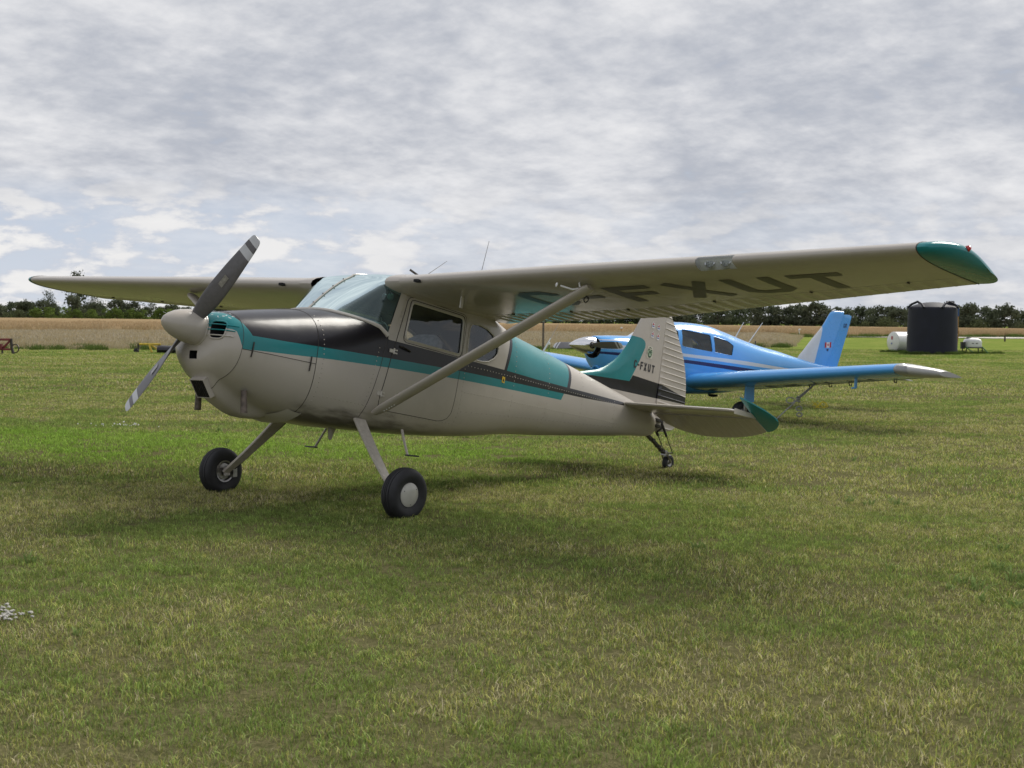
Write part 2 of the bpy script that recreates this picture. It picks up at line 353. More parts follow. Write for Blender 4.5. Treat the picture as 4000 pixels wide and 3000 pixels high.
def grid_bm(rings, cap0=False, cap1=False):
    g = Geo().grid(rings, True, cap0, cap1); me = bpy.data.meshes.new('tmp'); me.from_pydata([tuple(map(float, v)) for v in g.v], [], g.f)
    bm = bmesh.new(); bm.from_mesh(me); bpy.data.meshes.remove(me); return bm
def bm_obj(name, bm, mats, parent, auto=35):
    bmesh.ops.recalc_face_normals(bm, faces=bm.faces); me = bpy.data.meshes.new(name); bm.to_mesh(me); bm.free()
    return finish(name, me, mats, parent, True, auto)

# --- fuselage skin
def slant(P):
    """front edge of the cabin: windscreen posts lean aft, roof reaches forward"""
    o = []
    for x, y, z in P:
        if z > 1.543: x += -.274*min(z-1.543, .387)
        if z > 1.93: x += -.10*min(1., (z-1.93)/.08)
        o.append((x, y, z))
    return o
NR = 96
xs1 = np.linspace(.596, -.144, 16)
bm = grid_bm([ring_even(x, NR, False) for x in xs1], False, True)
nose = bm
xs2 = list(np.linspace(-.144, -.45, 8))+list(np.linspace(-.5, -2.0, 26))+list(np.linspace(-2.08, -5.04, 36))
rings = []
for x in xs2:
    P = ring_even(x, NR, True)
    if x > -.45:
        k = (x+.45)/.306; S = np.array(slant(P)); P = P+(S-P)*k
    rings.append(P)
cab = grid_bm(rings, False, True)
doors = []
side = {1: lambda c: c.y > .2, -1: lambda c: c.y < -.2}
for sg in (1, -1):
    for f in cut_poly(cab, REAR_WIN, filt=side[sg]): pass
    kill = cut_poly(cab, REAR_WIN, filt=side[sg]); bmesh.ops.delete(cab, geom=kill, context='FACES')
    cut_poly(cab, DOOR_WIN, filt=side[sg]); inner = cut_poly(cab, DOOR, filt=side[sg])
    kill = [f for f in inner if inside(DOOR_WIN, f.calc_center_median().x, f.calc_center_median().z)]
    keep = [f for f in inner if f not in set(kill)]
    vm, V, F = {}, [], []
    for f in keep:
        idx = []
        for v in f.verts:
            if v.index not in vm or True:
                key = tuple(round(q, 5) for q in v.co)
                if key not in vm: vm[key] = len(V); V.append((v.co.x, v.co.y+sg*.003, v.co.z))
            idx.append(vm[key])
        F.append(idx)
    doors.append((V, F, sg))
    bmesh.ops.delete(cab, geom=inner, context='FACES')
tmp = bpy.data.meshes.new('tmp2'); cab.to_mesh(tmp); cab.free(); nose.from_mesh(tmp); bpy.data.meshes.remove(tmp)
bm_obj('fuselage', nose, M_FUS, A, 30)

def outline(poly, sg, off=.002, closed=True, step=.03):
    pts = []; n = len(poly)
    for i in range(n if closed else n-1):
        a, b = np.array(poly[i]), np.array(poly[(i+1) % n]); k = max(1, int(np.linalg.norm(b-a)/step))
        for j in range(k): q = a+(b-a)*j/k; pts.append((q[0], sg*(surf_y(q[0], q[1])+off), q[1]))
    if not closed: q = poly[-1]; pts.append((q[0], sg*(surf_y(*q)+off), q[1]))
    else: pts.append(pts[0])
    return pts
for V, F, sg in doors:
    d = mobj('door', V, F, M_FUS, A, True, 30)
    g = Geo().tube(outline(DOOR, sg, .001), .0035, 5, False); g.obj('door_seam', M_SEAM, d)
    g = Geo().tube(outline(DOOR_WIN, sg, .004), .010, 6, False); g.obj('window_frame', M_TRIM, d)
    big = [(x_+(x_+.70)*.045, z_+(z_-1.69)*.13) for x_, z_ in DOOR_WIN]
    g = Geo().tube(outline(big, sg, .003), .004, 5, False); g.obj('window_seal', M_SEAM, d)
    P = outline(DOOR_WIN, sg, -.006)[:-1]; c_ = tuple(np.mean(P, 0))
    o = mobj('window_pane', P+[c_], [(i, (i+1) % len(P), len(P)) for i in range(len(P))], M_PANE, d, True)
    g = Geo(); hx, hz = (-.29, 1.455)
    g.tube([(hx, sg*.548, hz), (hx-.02, sg*.568, hz-.004), (hx-.11, sg*.566, hz-.02), (hx-.13, sg*.55, hz-.024)], .008, 6); g.obj('handle', M_DARKMET, d)
    for hz_, hx_ in ((1.02, -.150), (1.40, -.222)):
        g = Geo(); yy = surf_y(hx_, hz_)
        g.box((hx_+.02, sg*(yy+.006), hz_), (.05, .012, .03)); g.box((hx_-.025, sg*(yy+.006), hz_+.012), (.035, .012, .012)); g.box((hx_-.025, sg*(yy+.006), hz_-.014), (.035, .012, .012)); g.tube([(hx_, sg*(yy+.012), hz_-.025), (hx_, sg*(yy+.012), hz_+.025)], .007, 6)
        g.obj('hinge', M_TRIM, d)
    P = outline(REAR_WIN, sg, -.006)[:-1]; c_ = tuple(np.mean(P, 0))
    rw = mobj('rear_window', P+[c_], [(i, (i+1) % len(P), len(P)) for i in range(len(P))], M_PANE, A, True)
    Geo().tube(outline(REAR_WIN, sg, .003), .007, 6, False).obj('window_frame', M_TRIM, rw)

# --- cabin lining, panel, seats
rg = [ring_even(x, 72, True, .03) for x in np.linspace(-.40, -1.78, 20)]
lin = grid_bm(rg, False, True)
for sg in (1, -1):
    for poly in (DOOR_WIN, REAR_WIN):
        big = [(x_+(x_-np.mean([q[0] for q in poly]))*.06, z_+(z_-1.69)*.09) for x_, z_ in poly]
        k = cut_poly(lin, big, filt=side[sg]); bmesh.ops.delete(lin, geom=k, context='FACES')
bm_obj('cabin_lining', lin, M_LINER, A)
def seat(x, y, w_, top, lean=.14, back=.48):
    s_ = Geo(); zs = 1.17
    def cushion(cx, cz, L_, W_, T_, ang):
        rs = []
        for i in range(9):
            t = -1+2*i/8; e = (1-abs(t)**5)**.5 if abs(t) < 1 else .15; e = max(e, .2)
            R_ = []
            for k in range(20):
                a = 2*math.pi*k/20; u = math.copysign(abs(math.cos(a))**.5, math.cos(a)); v = math.copysign(abs(math.sin(a))**.6, math.sin(a))
                lx, ly, lz = t*L_/2, u*W_/2*e**.4, v*T_/2*e
                R_.append((cx+lx*math.cos(ang)-lz*math.sin(ang), y+ly, cz+lx*math.sin(ang)+lz*math.cos(ang)))
            rs.append(R_)
        s_.grid(rs, True, True, True)
    cushion(x, zs, .46, w_, .13, .08); cushion(x-.24-lean*.5, zs+back/2+.03, back, w_, .12, math.pi/2+.25)
    return s_
for sy in (.24, -.24): seat(-.55, sy, .44, 1.7).obj('seat', M_SEATM, A)
seat(-1.25, 0, .92, 1.65, .1, .42).obj('rear_seat', M_SEATM, A)
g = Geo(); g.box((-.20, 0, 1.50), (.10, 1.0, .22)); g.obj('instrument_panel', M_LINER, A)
for sy in (.24, -.24):
    g = Geo(); g.tube([(-.22, sy, 1.42), (-.33, sy, 1.43)], .014, 8)
    arc = [(-.335, sy+.14*math.cos(a), 1.43+.11*math.sin(a)) for a in np.linspace(.5, 2*math.pi-.5+math.pi*0, 22)]
    g.tube([(-.335, sy+.15*math.sin(a), 1.43-.11*math.cos(a)) for a in np.linspace(-2.3, 2.3, 22)], .013, 7); g.tube([(-.335, sy-.13, 1.43), (-.335, sy+.13, 1.43)], .012, 6)
    g.obj('control_yoke', M_BLACKP, A)

# --- engine cowling (loft continues the same sections)
xc = [.602, .68, .76, .84, .92, 1.0, 1.08, 1.16, 1.22, 1.265]
cb = grid_bm([ring_even(x, NR, False) for x in xc])
bm_obj('engine_cowling', cb, M_FUS, A, 30)
xn = [1.268, 1.295, 1.32, 1.34, 1.36, 1.375, 1.388, 1.40, 1.41, 1.418]
rgs = [ring_even(x, NR, False) for x in xn]
f0 = rgs[-1]; cen = f0.mean(0)
for k in (.8, .55, .3, .08): rgs.append(cen+(f0-cen)*k+np.array([.004*(1-k), 0, 0]))
nb = grid_bm(rgs, False, True)
def intake(sg):
    y0, y1, z0, z1, r_ = .160, .305, 1.200, 1.342, .045; P = []
    for cx, cz, a0 in ((y1-r_, z1-r_, 0), (y0+r_, z1-r_, 90), (y0+r_, z0+r_, 180), (y1-r_, z0+r_, 270)):
        for a in (0, 30, 60, 90): P.append((cx+r_*math.cos(rad(a0+a)), cz+r_*math.sin(rad(a0+a))))
    return [(sg*a, b) for a, b in P]
SQ = [(-.052, 1.035), (.045, 1.035), (.045, 1.100), (-.052, 1.100)]
holes = []
for poly in (intake(1), intake(-1), SQ):
    k = cut_poly(nb, poly, (1, 2), lambda c: c.x > 1.27)
    holes.append((poly, np.mean([f.calc_center_median().x for f in k]) if k else 1.38))
    bmesh.ops.delete(nb, geom=k, context='FACES')
nbo = bm_obj('nose_bowl', nb, M_FUS, A, 30)
def nose_x(y, z):
    lo_, hi_ = 1.2, 1.418
    for _ in range(30):
        m_ = (lo_+hi_)/2; zt, zb, w_, zc, nu, nl = sect(m_, False); h, nn = ((zt-zc), nu) if z > zc else ((zc-zb), nl)
        ins = (abs(y)/w_)**nn+(abs(z-zc)/h)**nn < 1
        lo_, hi_ = (m_, hi_) if ins else (lo_, m_)
    return lo_
for (poly, mx), nm in zip(holes, ('cooling_intake', 'cooling_intake', 'air_duct')):
    g = Geo(); fr = [(nose_x(a, b)-.004, a, b) for a, b in poly]; bk = [(1.15, a, b) for a, b in poly]
    g.grid([fr, bk], True, False, True); d = g.obj(nm, M_HOLE, A)
    if nm == 'cooling_intake':
        sg = 1 if poly[0][0] > 0 else -1
        for k in range(3):
            b_ = Geo(); b_.tube([(1.225, sg*(.20+.055*k), 1.19), (1.225, sg*(.20+.055*k), 1.36)], .021, 8); b_.obj('cylinder_barrel', M_FINS, d)
        lip = [(nose_x(a, b)+.003, a, b) for a, b in poly]; Geo().tube(lip+[lip[0]], .007, 6, False).obj('intake_rim', M_FUS, d)
        for k in range(3):
            zb_ = 1.228+.043*k
            ys = np.linspace(.13, .36, 12); bar = Geo(); bar.tube([(nose_x(y_, zb_-.0+.02*(y_-.2))+.008, sg*y_, zb_) for y_ in ys], .0045, 5); bar.obj('guard_wire', M_TEAL if k else M_TRIM, d)
# chin inlet
g = Geo(); fc = np.array([1.262, 0, .845]); tx = np.array([.10, 0, .128]); tx /= np.linalg.norm(tx); nrm = np.array([tx[2], 0, -tx[0]])
cor = lambda sy, st, o=0.: fc+np.array([0, sy, 0])+tx*st+nrm*o
ringo = [cor(-.085, -.082, .055), cor(.085, -.082, .055), cor(.085, .082, .055), cor(-.085, .082, .055)]
back = [cor(-.095, -.09, -.10), cor(.095, -.09, -.10), cor(.095, .09, -.10), cor(-.095, .09, -.10)]
inn = [cor(-.080, -.077, .055), cor(.080, -.077, .055), cor(.080, .077, .055), cor(-.080, .077, .055)]
inb = [cor(-.080, -.077, .05), cor(.080, -.077, .05), cor(.080, .077, .05), cor(-.080, .077, .05)]
g.grid([back, ringo, inn, inb], True, False, False); ci = g.obj('carburettor_inlet', M_FUS, A, False, None)
Geo().add(inb, [(0, 1, 2, 3)]).obj('filter', M_HOLE, ci, False)
for k in range(6): Geo().tube([cor(-.06+.024*k, -.074, .053), cor(-.06+.024*k, .074, .053)], .0035, 5).obj('filter_rib', M_DARKMET, ci)
# exhaust stacks
for sg in (1, -1):
    g = Geo(); p0, p1 = np.array([1.10, sg*.285, .84]), np.array([1.075, sg*.295, .665])
    g.tube([p0, p1], [.025, .027], 14, False); g.tube([p1, p0], [.023, .022], 14, False)
    ep_ = g.obj('exhaust_pipe', M_RUST, A); Geo().lathe([(.0235, 0), (.0005, 0)], p1+(p0-p1)*.08, p1-p0, 14).obj('exhaust_shade_disc', M_HOLE, ep_)  # flat black disc painted as the shade inside the pipe
# cowl lip above the belly
P = []
for sg in (1,):
    ys = np.linspace(-.35, .35, 25); rr = []
    for y_ in ys:
        zt, zb, w_, zc, nu, nl = sect(.66, False); u = abs(y_)/w_; zz_ = zc-(zc-zb)*(1-u**nl)**(1/nl); u = abs(y_)/.35
        rr.append([(.76-.08*u**2, y_*.99, zz_+.002), (.68-.05*u**2, y_*1.01, zz_-.026+.012*u**2), (.575-.03*u**2, y_*1.03, zz_-.046+.026*u**2), (.575-.03*u**2, y_*1.02, zz_-.036+.026*u**2), (.68, y_*.98, zz_+.012)])
    g = Geo().grid(rr, False); g.obj('cowl_exit_lip', M_TRIM, A)
# latches
for lx, lz in ((1.187, 1.155), (.655, 1.137)):
    for sg in (1, -1):
        g = Geo(); q = lambda z_: (lx+(1.155-z_)*.04, sg*(surf_y(lx, z_)+.006), z_); g.tube([q(lz+.06), q(lz+.02), q(lz-.02), q(lz-.06)], .006, 6, True); g.obj('cowl_latch', M_DARKMET, A)
# panel lines, laid on the skin
def seam(pts3, r_=.0028, name='panel_seam'): return Geo().tube(pts3, r_, 4, False).obj(name, M_SEAM, A)
for x_ in (.60, 1.266):
    R_ = ring_even(x_, 90, False); cc = R_.mean(0); pts = [tuple(cc+(q-cc)*(1.001 if x_ < 1 else 1.0)) for q in R_]; seam(pts+[pts[0]], .0024)
for sg in (1, -1):
    seam([(x_, sg*(surf_y(x_, 1.146)+.001), 1.146) for x_ in np.linspace(1.265, .6, 14)])
    seam(outline([(-.13, 1.48), (-.10, 1.25), (-.03, .95), (.0, .80)], sg, .001, False))
# windscreen
BASE = [(0, .322), (.2, .300), (.33, .225), (.42, .125), (.48, .01), (.515, -.075), (.536, -.14)]
def base_pt(u):
    y_ = .536*u; x_ = hermite([b[0] for b in BASE], [b[1] for b in BASE], y_); return np.array([x_, y_, surf_z(x_, min(y_, .5385*sect(x_, False)[2]/.541), False)+.002])
TOP = [(0, -.118, 0, 2.045), (.35, -.118, .20, 2.045), (.65, -.12, .37, 2.035), (.85, -.15, .48, 2.0), (1., -.245, .528, 1.925)]
def top_pt(u): return np.array([hermite([t_[0] for t_ in TOP], [t_[k] for t_ in TOP], u) for k in (1, 2, 3)])
rings = []
us = np.linspace(-1, 1, 41)
for u in us:
    b_, t_ = base_pt(abs(u)), top_pt(abs(u))
    if u < 0: b_[1] *= -1; t_[1] *= -1
    row = []
    for v in np.linspace(0, 1, 14):
        q = b_+(t_-b_)*v; bul = math.sin(math.pi*min(1, v))*.018; q = q+np.array([bul*.75, 0, bul*.65])
        if v > .9: q = q+np.array([-.012*(v-.9)/.1, 0, -.004])
        row.append(q)
    k_ = 1-.45*max(0, abs(u)-.82)/.18
    for a_, zu in ((.03, .014), (.08, .029), (.15, .043), (.26, .054)): row.append(np.array([t_[0]-a_, t_[1], t_[2]+zu*k_]))
    rings.append(row)
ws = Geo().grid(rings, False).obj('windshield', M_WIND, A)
mid = rings[20]; Geo().tube([q+np.array([.004, 0, .004]) for q in mid], .011, 6, True, .6).obj('centre_strip', M_TRIM, ws)
g = Geo()
for q in mid[2:13:3]: g.lathe([(.008, 0), (.006, .004), (0.0005, .006)], q+np.array([.010, 0, .010]), (.7, 0, .7), 6)
g.obj('strip_screws', M_DARKMET, ws)['kind'] = 'stuff'
sp_ = []
for u in us:
    b_ = base_pt(abs(u)); k_ = min(1, max(0, (abs(u)-.5)/.5)); q = b_+np.array([.016*(1-k_*.6), .006*k_, -.012*k_-.004]); sp_.append((q[0], math.copysign(q[1], u), q[2]))
Geo().tube(sp_, .021, 8, True).obj('windshield_sill', M_TRIM, A)
for sg in (1, -1):
    P = [base_pt(1.), top_pt(1.)]; P = [np.array([q[0], sg*q[1], q[2]]) for q in P]
    Geo().grid([[P[0]+np.array([.010, sg*.006, 0]), P[0]+np.array([-.055, sg*.011, .0])], [P[1]+np.array([.010, sg*.008, 0]), P[1]+np.array([-.055, sg*.019, .0])]], False).obj('windshield_post', M_TAUPE, A)

# --- wings
DIH = .0285
def w_le(y): return -.088-.0*max(0, y-2.3)
def w_chord(y): return 1.63 if y < 2.3 else 1.63+(1.08-1.63)*(y-2.3)/(5.2-2.3)
def w_z(y): return 1.966+DIH*y
def w_inc(y): return .022*max(0, 1-max(0, y-2.3)/2.9)
def naca(t):
    m_, p_ = .02, .4; yt = .6*(.2969*math.sqrt(max(t, 0))-.126*t-.3516*t*t+.2843*t**3-.1030*t**4)
    yc = m_/p_**2*(2*p_*t-t*t) if t < p_ else m_/(1-p_)**2*(1-2*p_+2*p_*t-t*t); return yc+yt, yc-yt
def wpt(y, t, up, thin=1.0, le=None, ch=None, z0=None):
    c_ = w_chord(y) if ch is None else ch; a, b = naca(t); zz_ = (a if up else b); mid_ = (a+b)/2; zz_ = mid_+(zz_-mid_)*thin
    return ((w_le(y) if le is None else le)-t*c_, y, (w_z(y) if z0 is None else z0)+c_*zz_-c_*t*w_inc(y))
LIGHT0, LIGHT1 = 3.565, 3.865
SPL = .715
tu = [SPL-(SPL)*(i/16)**1.0 for i in range(17)]
tcos = [SPL*(1-math.cos(math.pi/2*i/18)) for i in range(19)]
def flipy(P, sg): return [(q[0], sg*q[1], q[2]) for q in P]
def corr(y, y0, pitch):
    d = abs(((y-y0)/pitch) % 1-.5)*pitch    # distance from the ridge centre line
    return .007*max(0., 1-(d/.014)**2)
def make_wing(sg):
    ys = sorted(set([.50, .56, .8, 1.2, 1.6, 2.0, 2.3, 2.6, 3.0, 3.3, LIGHT0, LIGHT0+.075, (LIGHT0+LIGHT1)/2, LIGHT1-.075, LIGHT1, 4.1, 4.5, 4.85, 5.2]))
    sec = [tcos[i] for i in range(18, -1, -1)]
    rows = []
    for y in ys: rows.append(flipy([wpt(y, t, True) for t in sec]+[wpt(y, t, False) for t in sec[-2::-1]], sg))
    n = len(rows[0]); V = [q for r in rows for q in r]; F = []; le = len(sec)-1
    for i in range(len(rows)-1):
        for j in range(n):
            k = (j+1) % n
            if sg > 0 and ys[i] >= LIGHT0-1e-6 and ys[i+1] <= LIGHT1+1e-6 and le-3 <= j < le+5: continue
            F.append((i*n+j, i*n+k, (i+1)*n+k, (i+1)*n+j))
    wg = mobj('wing', V, F, M_TAUPE, A, True, 40)
    # landing light bay
    if sg > 0:
        yl = [LIGHT0, LIGHT0+.1, LIGHT0+.2, LIGHT1]
        js = list(range(le-3, le+6))
        def secpt(y, j): return wpt(y, sec[j], True) if j <= le else wpt(y, sec[-2::-1][j-le-1], False)
        ysub = [y for y in ys if LIGHT0-1e-6 <= y <= LIGHT1+1e-6]
        cov = [flipy([secpt(y, j) for j in js], sg) for y in ysub]
        bay = Geo(); ends = [flipy([secpt(y, j) for j in js], sg) for y in (LIGHT0+.0005, LIGHT1-.0005)]
        for e in ends: bay.add(e, [tuple(range(len(e)))])
        bx0, bx1 = np.array(ends[0][0]), np.array(ends[0][-1]); by0, by1 = np.array(ends[1][0]), np.array(ends[1][-1])
        bay.add([bx0, by0, by1, bx1], [(0, 1, 2, 3)])
        lo = bay.obj('landing_light', M_WHITE, wg, False, None)
        Geo().grid(cov, False).obj('lens_cover', M_LENS, lo)
        for yl_ in (LIGHT0+.085, LIGHT1-.085):
            g = Geo(); c_ = np.array([w_le(yl_)-.088, sg*yl_, w_z(yl_)+.006])
            g.lathe([(.036, .030), (.033, .016), (.022, .002), (.010, -.003), (.0005, -.004)], c_, (1, 0, -.12), 18); g.lathe([(.040, .024), (.040, .031), (.035, .031)], c_, (1, 0, -.12), 18)
            g.obj('lamp', M_ALU, lo)
            Geo().lathe([(.034, .030), (.025, .034), (.0005, .036)], c_, (1, 0, -.12), 18).obj('lamp_glass', M_LENS, lo)
        g = Geo(); ym = (LIGHT0+LIGHT1)/2; c_ = np.array([w_le(ym)-.07, sg*ym, w_z(ym)]); g.box(c_+np.array([-.02, 0, .012]), (.03, .03, .07)); g.obj('divider', M_TRIM, lo)
    # flap and aileron
    def surface(nm, y0, y1, pitch, amp=1.0):
        yy = []; k = 0
        while y0+.05+k*pitch < y1-.02:
            yc_ = y0+.05+k*pitch; yy += [yc_-.016, yc_-.008, yc_, yc_+.008, yc_+.016]; k += 1
        yy = sorted(set([y0, y1]+[q for q in yy if y0 < q < y1]))
        ts = [SPL+.006, .76, .82, .88, .94, .985, 1.0]; rw_ = []
        for y in yy:
            b_ = corr(y, y0+.05+pitch/2, pitch)*amp; U, L_ = [], []
            for t in ts:
                e = b_*min(1, (t-SPL)/.05)*min(1, (1.0-t)/.06+.35)
                a = list(wpt(y, t, True)); a[2] += e; U.append(tuple(a)); c_ = list(wpt(y, t, False)); c_[2] -= e; L_.append(tuple(c_))
            rw_.append(flipy(U+L_[::-1], sg))
        return Geo().grid(rw_, True, True, True).obj(nm, M_TAUPE, wg, True, 25)
    surface('flap', .58, 2.44, .118, 1.25); surface('aileron', 2.46, 5.19, .14, .7)
    # tip
    ts = [1-math.cos(math.pi/2*i/12) for i in range(13)]; rw_ = []
    for k in range(13):
        s_ = math.sin(math.pi/2*k/12); y = 5.203+.205*s_
        cf = -.088-.44*(1-math.sqrt(max(0, 1-s_**2.6))); ca = -1.168+.34*(1-math.sqrt(max(0, 1-s_**3.2)))
        ch = cf-ca; thin = max(.22, math.sqrt(max(0, 1-s_**4))*w_chord(5.2)/max(ch, .1)); thin = min(thin, 1.5)
        z0 = w_z(5.2)+.050*s_**2; dr = .05*s_**2
        rw_.append(flipy([wpt(5.2, t, True, thin, cf, ch, z0)[0:1]+(y,)+(wpt(5.2, t, True, thin, cf, ch, z0)[2]-dr*t,) for t in ts[::-1]]+[wpt(5.2, t, False, thin, cf, ch, z0)[0:1]+(y,)+(wpt(5.2, t, False, thin, cf, ch, z0)[2]-dr*t,) for t in ts[1:]], sg))
    tip = Geo().grid(rw_, True, False, True).obj('wing_tip', M_TEAL, wg, True, 50)
    R_ = flipy([wpt(5.2, t, True) for t in ts[::-1]]+[wpt(5.2, t, False) for t in ts[1:]], sg); cc = np.mean(R_, 0)
    Geo().tube([cc+(np.array(q)-cc)*1.003 for q in R_], .004, 4, False).obj('tip_seam', M_SEAM, wg)
    nx = np.array([-.44, sg*5.392, w_z(5.2)+.062])
    Geo().lathe([(.018, -.02), (.022, 0), (.022, .02), (.016, .036), (.0005, .044)], nx+np.array([0, sg*-.01, 0]), (.55, sg*.8, .2), 12, (True, False)).obj('navigation_light', M_RED if sg > 0 else M_GREEN, wg)
    # root fairing
    ts2 = [1-math.cos(math.pi/2*i/12) for i in range(13)]; rr = []
    for y, k in ((.47, 1.03), (.53, 1.03), (.60, 1.015), (.64, 1.003)):
        R_ = [np.array(wpt(.6, t, True)) for t in ts2[::-1]]+[np.array(wpt(.6, t, False)) for t in ts2[1:]]; cc = np.mean(R_, 0)
        rr.append(flipy([(cc[0]+(q[0]-cc[0])*(1+(k-1)*.5), y, cc[2]+(q[2]-cc[2])*(1+(k-1)*4)+DIH*(y-.6)) for q in R_], sg))
    Geo().grid(rr, True).obj('root_fairing', M_TAUPE, wg, True, 40)
    v = np.array([-.062, sg*.86, w_z(.86)-.008]); Geo().box(v+np.array([-.018, 0, -.006]), (.05, .05, .022)).obj('cabin_vent', M_HOLE, wg)
    # strut
    a, b = np.array([-.09, sg*.545, .845]), np.array([-.30, sg*2.50, 1.945]); ax = (b-a)/np.linalg.norm(b-a); fx = np.array([1., 0, 0]); fx -= ax*(fx@ax); fx /= np.linalg.norm(fx); nz_ = np.cross(ax, fx)
    g = Geo(); rr = []
    for t in (0, .02, .05, .5, .95, .985, 1):
        k = {0: .55, .02: .8, 1: .75}.get(t, 1.)
        rr.append([a+(b-a)*t+fx*(.062*k*math.cos(q)-.012*(math.cos(q) < 0)*abs(math.cos(q)))+nz_*.030*k*math.sin(q) for q in np.linspace(0, 2*math.pi, 20, endpoint=False)])
    g.grid(rr, True, True, True); so = g.obj('wing_strut', M_TAUPE, A)
    g = Geo()
    for k in range(5): g.lathe([(.006, 0), (.005, .004), (.0005, .006)], a+ax*(.11+.028*k)+nz_*(.0295 if nz_[1]*sg > 0 else -.0295), nz_*(1 if nz_[1]*sg > 0 else -1), 6)
    g.obj('strut_rivets', M_WHITE, so)['kind'] = 'stuff'
    g = Geo(); rgc = b+np.array([-.10, sg*-.10, -.075])
    g.tube([rgc+np.array([0, .022*math.cos(q), .022*math.sin(q)]) for q in np.linspace(0, 2*math.pi, 14)], .005, 5, False); g.obj('tie_down_ring', M_DARKMET, wg)
    # pitot mast on the left wing only
    if sg > 0:
        b0 = np.array(wpt(2.43, .10, False)); g = Geo(); g.tube([b0, b0+np.array([-.005, .01, -.045]), b0+np.array([.04, -.03, -.062]), b0+np.array([.12, -.085, -.050])], .008, 7)
        g.lathe([(.012, 0), (.020, .006), (.014, .012)], b0+np.array([.14, -.10, -.048]), (1, -.7, .1), 10, (True, True)); g.obj('pitot_tube', M_WHITE, wg)
        b0 = np.array(wpt(1.05, .22, False)); Geo().box(b0+np.array([0, 0, -.05]), (.03, .012, .10)).obj('tie_down_fitting', M_TRIM, wg)
    # flap hinges
    for y in (.95, 1.6, 2.2, 3.1, 4.0, 4.8):
        b0 = np.array(wpt(y, SPL, False)); b0[1] *= sg; Geo().box(b0+np.array([.0, 0, -.003]), (.035, .010, .012)).obj('hinge_bracket', M_SEAM, wg)
    return wg
WL = make_wing(1); WR = make_wing(-1)

# --- block lettering
def strip(poly, w_):
    P = [np.array(q, float) for q in poly]; n = len(P); L_, R_ = [], []
    for i in range(n):
        d0 = P[i]-P[i-1] if i else P[1]-P[0]; d1 = P[i+1]-P[i] if i < n-1 else P[-1]-P[-2]
        d0 /= np.linalg.norm(d0); d1 /= np.linalg.norm(d1); t = d0+d1; t /= np.linalg.norm(t); nn = np.array([-t[1], t[0]]); k = (w_/2)/max(.35, nn @ np.array([-d1[1], d1[0]]))
        L_.append(P[i]+nn*k); R_.append(P[i]-nn*k)
    return [(L_[i], R_[i], R_[i+1], L_[i+1]) for i in range(n-1)]
def glyph(ch, W_, s_):
    h = s_/2; a, b = h, W_-h; c = min(.13, W_*.21); c2 = c
    S = {'C': [[(b, .72), (b, 1-h-c), (b-c, 1-h), (a+c, 1-h), (a, 1-h-c), (a, h+c), (a+c, h), (b-c, h), (b, h+c), (b, .28)]],
         '-': [[(.0, .5), (W_, .5)]],
         'F': [[(a, 0), (a, 1)], [(s_, 1-h), (W_, 1-h)], [(s_, .53), (W_*.88, .53)]],
         'X': [[(a*.9, 0), (W_-a*.9, 1)], [(a*.9, 1), (W_/2-.02*s_/.2, .5+s_*.42)], [(W_/2+.02*s_/.2, .5-s_*.42), (W_-a*.9, 0)]],
         'U': [[(a, 1), (a, h+c), (a+c, h), (b-c, h), (b, h+c), (b, 1)]],
         'T': [[(0, 1-h), (W_, 1-h)], [(W_/2, 0), (W_/2, 1-s_)]],
         'J': [[(b, 1), (b, h+c), (b-c, h), (a+c, h), (a, h+c), (a, .3)]],
         'Y': [[(W_/2, 0), (W_/2, .48)], [(W_/2, .48+s_*.3), (a*.9, 1)], [(W_/2+s_*.45, .52+s_*.2), (W_-a*.9, 1)]],
         '0': [[(a, .5), (a, 1-h-c), (a+c, 1-h), (b-c, 1-h), (b, 1-h-c), (b, h+c), (b-c, h), (a+c, h), (a, h+c), (a, .5)]],
         '3': [[(a, .78), (a, 1-h-c*.6), (a+c, 1-h), (b-c, 1-h), (b, 1-h-c), (b, .5+c*.7), (b-c*.7, .5), (b, .5-c*.7), (b, h+c), (b-c, h), (a+c, h), (a, h+c*.6), (a, .22)]]}
    return [q for pl in S[ch] for q in strip(pl, s_)]
def lettering(items, W_, stroke, mapf, name, mat, parent, sub=6):
    """items: (char, u0, width scale); mapf(u, v01) -> point"""
    g = Geo()
    for ch, u0, wd in items:
        for quad in glyph(ch, W_*wd, stroke):
            q = [np.array(x) for x in quad]; rows = [[q[0]+(q[3]-q[0])*i/sub, q[1]+(q[2]-q[1])*i/sub] for i in range(sub+1)]
            g.grid([[mapf(u0, p_) for p_ in r] for r in rows], False)
    return g.obj(name, mat, parent, False, None)
HL = .54
def under(u0, p_):
    y = u0+p_[0]*HL; x = -.955+p_[1]*HL; t = (w_le(y)-x)/w_chord(y); q = wpt(y, t, False); return (q[0], q[1], q[2]-.003)
lettering([('C', 1.60, 1), ('-', 2.10, .62), ('F', 2.51, 1), ('X', 3.04, 1), ('U', 3.57, 1), ('T', 4.10, 1)], .75, .185, under, 'registration_lettering', M_BLACKP, WL)

